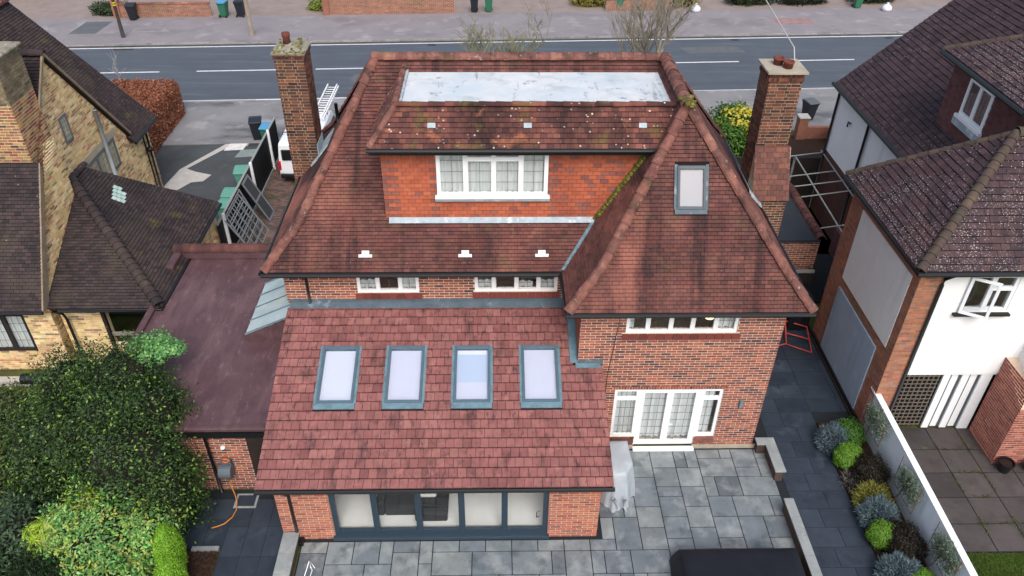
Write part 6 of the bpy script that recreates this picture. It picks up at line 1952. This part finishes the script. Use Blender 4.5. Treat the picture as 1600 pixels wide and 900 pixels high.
# shrubs beside the street on the right
t = root('spotted_laurel', 'yellow-splashed evergreen shrub behind the right chimney', 'shrub', (17.0, 22.4, 0))
bl_ = [((16.9, 22.6, 1.0), (1.2, 1.2, 1.1)), ((17.6, 21.2, .8), (1.0, 1.0, .9)), ((16.4, 21.2, .8), (.9, .9, .9))]
foliage('crown', t, bl_, 9000, .17, LM('dark_laurel', ['#2f4f1c', '#456a22', '#5f8a2a', '#254018']), 41, .5, .5, .25)
foliage('yellow_leaves', t, [((17.2, 22.1, 1.3), (1.0, .9, .85)), ((17.8, 21.0, .9), (.8, .8, .85))], 1800, .19, LM('yellow_leaf', ['#cdbb33', '#bfb02c', '#d8cc62', '#a7a82e']), 42, .6, .15, .3, up=.6)
core(t, bl_, .7, MT['twig'])
for (nm, lab, c, r, cols, n, sd) in (('golden_shrub', 'small yellow upright shrub beside the white house\'s front wall', (22.2, 22.6, .6), (.45, .45, .75), ['#c2b92e', '#a8a52a', '#d6cc4a'], 2200, 43),
                                     ('green_shrub', 'small round green shrub under the yellow one by the white house', (22.7, 21.4, .4), (.55, .5, .45), ['#4a8040', '#3c6b35', '#63964e'], 2400, 44),
                                     ('green_shrub', 'low green weeds on the ledge below the right chimney', (18.5, 19.0, .15), (.7, .4, .25), ['#5c7a3a', '#4b6a30', '#7a9450'], 1500, 45)):
    t = root(nm, lab, 'shrub', (c[0], c[1], 0))
    foliage('foliage', t, [(c, r)], n, .13, LM(nm + '_leaf', cols), sd, .5, .5, .3)
    core(t, [(c, r)], .65, MT['twig'])
for i, (p, s) in enumerate((((23.1, 21.0, .12), .35), ((22.2, 20.3, .1), .28), ((23.6, 20.4, .12), .3))):
    o = MB().lathe((0, 0, 0), [(.5 * s, -.3 * s), (s, -.1 * s), (.9 * s, .35 * s), (.4 * s, .6 * s)], 8).build('rock', M('pale_rock', [C('#a39a88')], .95, (4, .25), bump=(6, .8, .05)), None, loc=p)
    o.rotation_euler = (.2 * i, .3, i * 1.1)
    o.scale = (1, .8, 1)
    tag(o, ('large', 'small', 'middle-sized')[i] + ' pale rockery stone by the white house\'s front wall', 'rock', 'rockery stones')
# shrubbery across the road
for i, (s, t_, r, lab, cols) in enumerate(((-25.3, 15.2, .7, 'small dark shrub beside the dark bin across the road, top left', ['#2c3d22', '#3c5230']), (-10.9, 15.6, .6, 'small yellow-green shrub next to the long brick wall across the road', ['#6b7a2c', '#86923c']), (8.0, 15.8, .9, 'yellowish clipped hedge across the road behind the bare trees', ['#8a8330', '#6f6d28', '#a39a45']), (13.4, 15.3, 1.0, 'yellowish hedge across the road beside the white bag', ['#857a2c', '#6d6a2a', '#9a9040']), (19.2, 15.6, .9, 'dark green shrub across the road left of the green bin', ['#25301a', '#35451f']), (23.0, 15.5, 1.0, 'dark green shrub across the road above the right chimney', ['#1f2a18', '#2e3d20']), (28.4, 15.7, .9, 'dark green shrub across the road at the top right', ['#222e1a', '#33441f']))):
    p = rd(s, t_)
    t = root('street_shrub', lab, 'shrub', p, 'shrubs across the road')
    bl_ = [((p.x, p.y, .55 * r), (1.6 * r, .8 * r, .8 * r)), ((p.x + 1.3 * r, p.y + .2, .5 * r), (1.3 * r, .8 * r, .7 * r))]
    foliage('foliage', t, bl_, 3500, .14, LM('street_leaf_%d' % i, cols), 60 + i, .5, .5, .25)
    core(t, bl_, .7, MT['twig'])
# bare trees
def bare(name, label, base, h, spread, seed, mat, twigs, r0=.11, lean=0.0, cat='tree', levels=5):
    rr = random.Random(seed)
    t = root(name, label, cat, base)
    trunk = MB(); br = MB()
    def grow(p, d, ln, r, lv):
        pts = [p]; rad = [r]
        q = p
        for i in range(3):
            d = (d + V((rr.gauss(0, .16), rr.gauss(0, .16), rr.gauss(.04, .08)))).normalized()
            q = q + d * ln / 3
            pts.append(q); rad.append(r * (1 - .16 * (i + 1)))
        (trunk if lv == 0 else br).tube(pts, rad, 6 if lv < 2 else 4 if lv < 4 else 3, cap=False)
        if lv < levels:
            k = twigs[lv]
            for i in range(k):
                a = rr.uniform(0, 6.28)
                f = rr.uniform(.35, 1.0)
                pp = pts[0] + (pts[-1] - pts[0]) * f if lv else pts[-1 if i < k * .6 else 2]
                ax = V((math.cos(a), math.sin(a), 0))
                nd = (d * (1.0 - spread * .4) + ax * spread * rr.uniform(.5, 1.1) + V((0, 0, .15))).normalized()
                grow(pp, nd, ln * rr.uniform(.55, .8), max(.008, r * rr.uniform(.45, .62)), lv + 1)
    grow(V(base), V((lean, 0, 1)), h * .34, r0, 0)
    trunk.build('trunk', mat, t, smooth=True)
    br.build('branches', mat, t, smooth=True)
    return t
lich = M('lichened_bark', [C('#8a8a6c'), C('#77765c'), C('#9a9a78')], .9, (6, .25))
bare('bare_tree', 'bare lichen-green tree behind the white flat roof, left of two', (6.6, 22.5, 0), 8.8, .8, 5, lich, [6, 4, 4, 3, 3], .13)
bare('bare_tree', 'bare pale-twigged tree behind the roof ridge, right of two', (12.4, 22.5, 0), 9.6, .5, 9, M('pale_twig', [C('#9a9384'), C('#857f70')], .9), [6, 4, 4, 3, 3], .13)
bare('bare_sapling', 'thin bare silver sapling behind the copper hedge', (-14.3, 27.2, 0), 4.2, .5, 4, M('silver_bark', [C('#b3b1ac')], .8), [3, 3, 3, 2, 2], .05, cat='tree', levels=3)
# grass on the lawn next door
rng = np.random.default_rng(77)
n = 26000
P = np.stack([rng.uniform(16.6, 19.5, n), rng.uniform(-3.0, -.66, n), np.full(n, -.01)], 1)
me = leaf_mesh('grass', P, np.tile(np.array([0, 0, 1.0]), (n, 1)) , .07, rng, .12, .2, True)
o = link('grass', me, LM('grass_blade', ['#3f5a1e', '#4f6f24', '#5f8030', '#6a7a35']))
tag(o, 'green lawn grass beyond the white wall at the bottom right', 'grass'); o['kind'] = 'stuff'
# weeds in the joints of the old paving
rng = np.random.default_rng(78)
n = 2600
ij = rng.integers(0, 2, n)
gx = 16.45 + .9 * rng.integers(1, 5, n) + rng.normal(size=n) * .03
gy = rng.uniform(-.5, 3.4, n)
hx_ = rng.uniform(16.6, 20, n); hy_ = -.6 + .86 * rng.integers(0, 5, n) + rng.normal(size=n) * .03
P = np.where(ij[:, None] == 0, np.stack([gx, gy, np.zeros(n)], 1), np.stack([hx_, hy_, np.zeros(n)], 1))
m_ = np.sin(P[:, 0] * 3.1) + np.sin(P[:, 1] * 4.3 + 1) > .3
me = leaf_mesh('joint_weeds', P[m_], np.tile(np.array([0, 0, 1.0]), (m_.sum(), 1)), .05, rng, .4, .2, True)
o = link('joint_weeds', me, LM('weed_leaf', ['#4a5a26', '#5f6a2e', '#6f6a38']))
tag(o, 'small weeds growing in the joints of the old dark paving', 'weeds'); o['kind'] = 'stuff'
# bark chips on the beds
rng = np.random.default_rng(79)
for (nm, x0, x1, y0, y1, z, n, lab) in (('bark_chips', 15.08, 16.15, -2.5, 3.9, .025, 7000, 'dark bark chips on the bed along the white wall'), ('bark_chips', -2.9, -1.63, -3, -.36, .005, 5000, 'dark bark chips on the bed beside the left path')):
    P = np.stack([rng.uniform(x0, x1, n), rng.uniform(y0, y1, n), z + rng.random(n) * .03], 1)
    me = leaf_mesh(nm, P, np.tile(np.array([0, 0, 1.0]), (n, 1)) + rng.normal(size=(n, 3)) * .5, .06, rng, .5, .05)
    o = link(nm, me, MT['mulch'])
    tag(o, lab, 'bark chips'); o['kind'] = 'stuff'
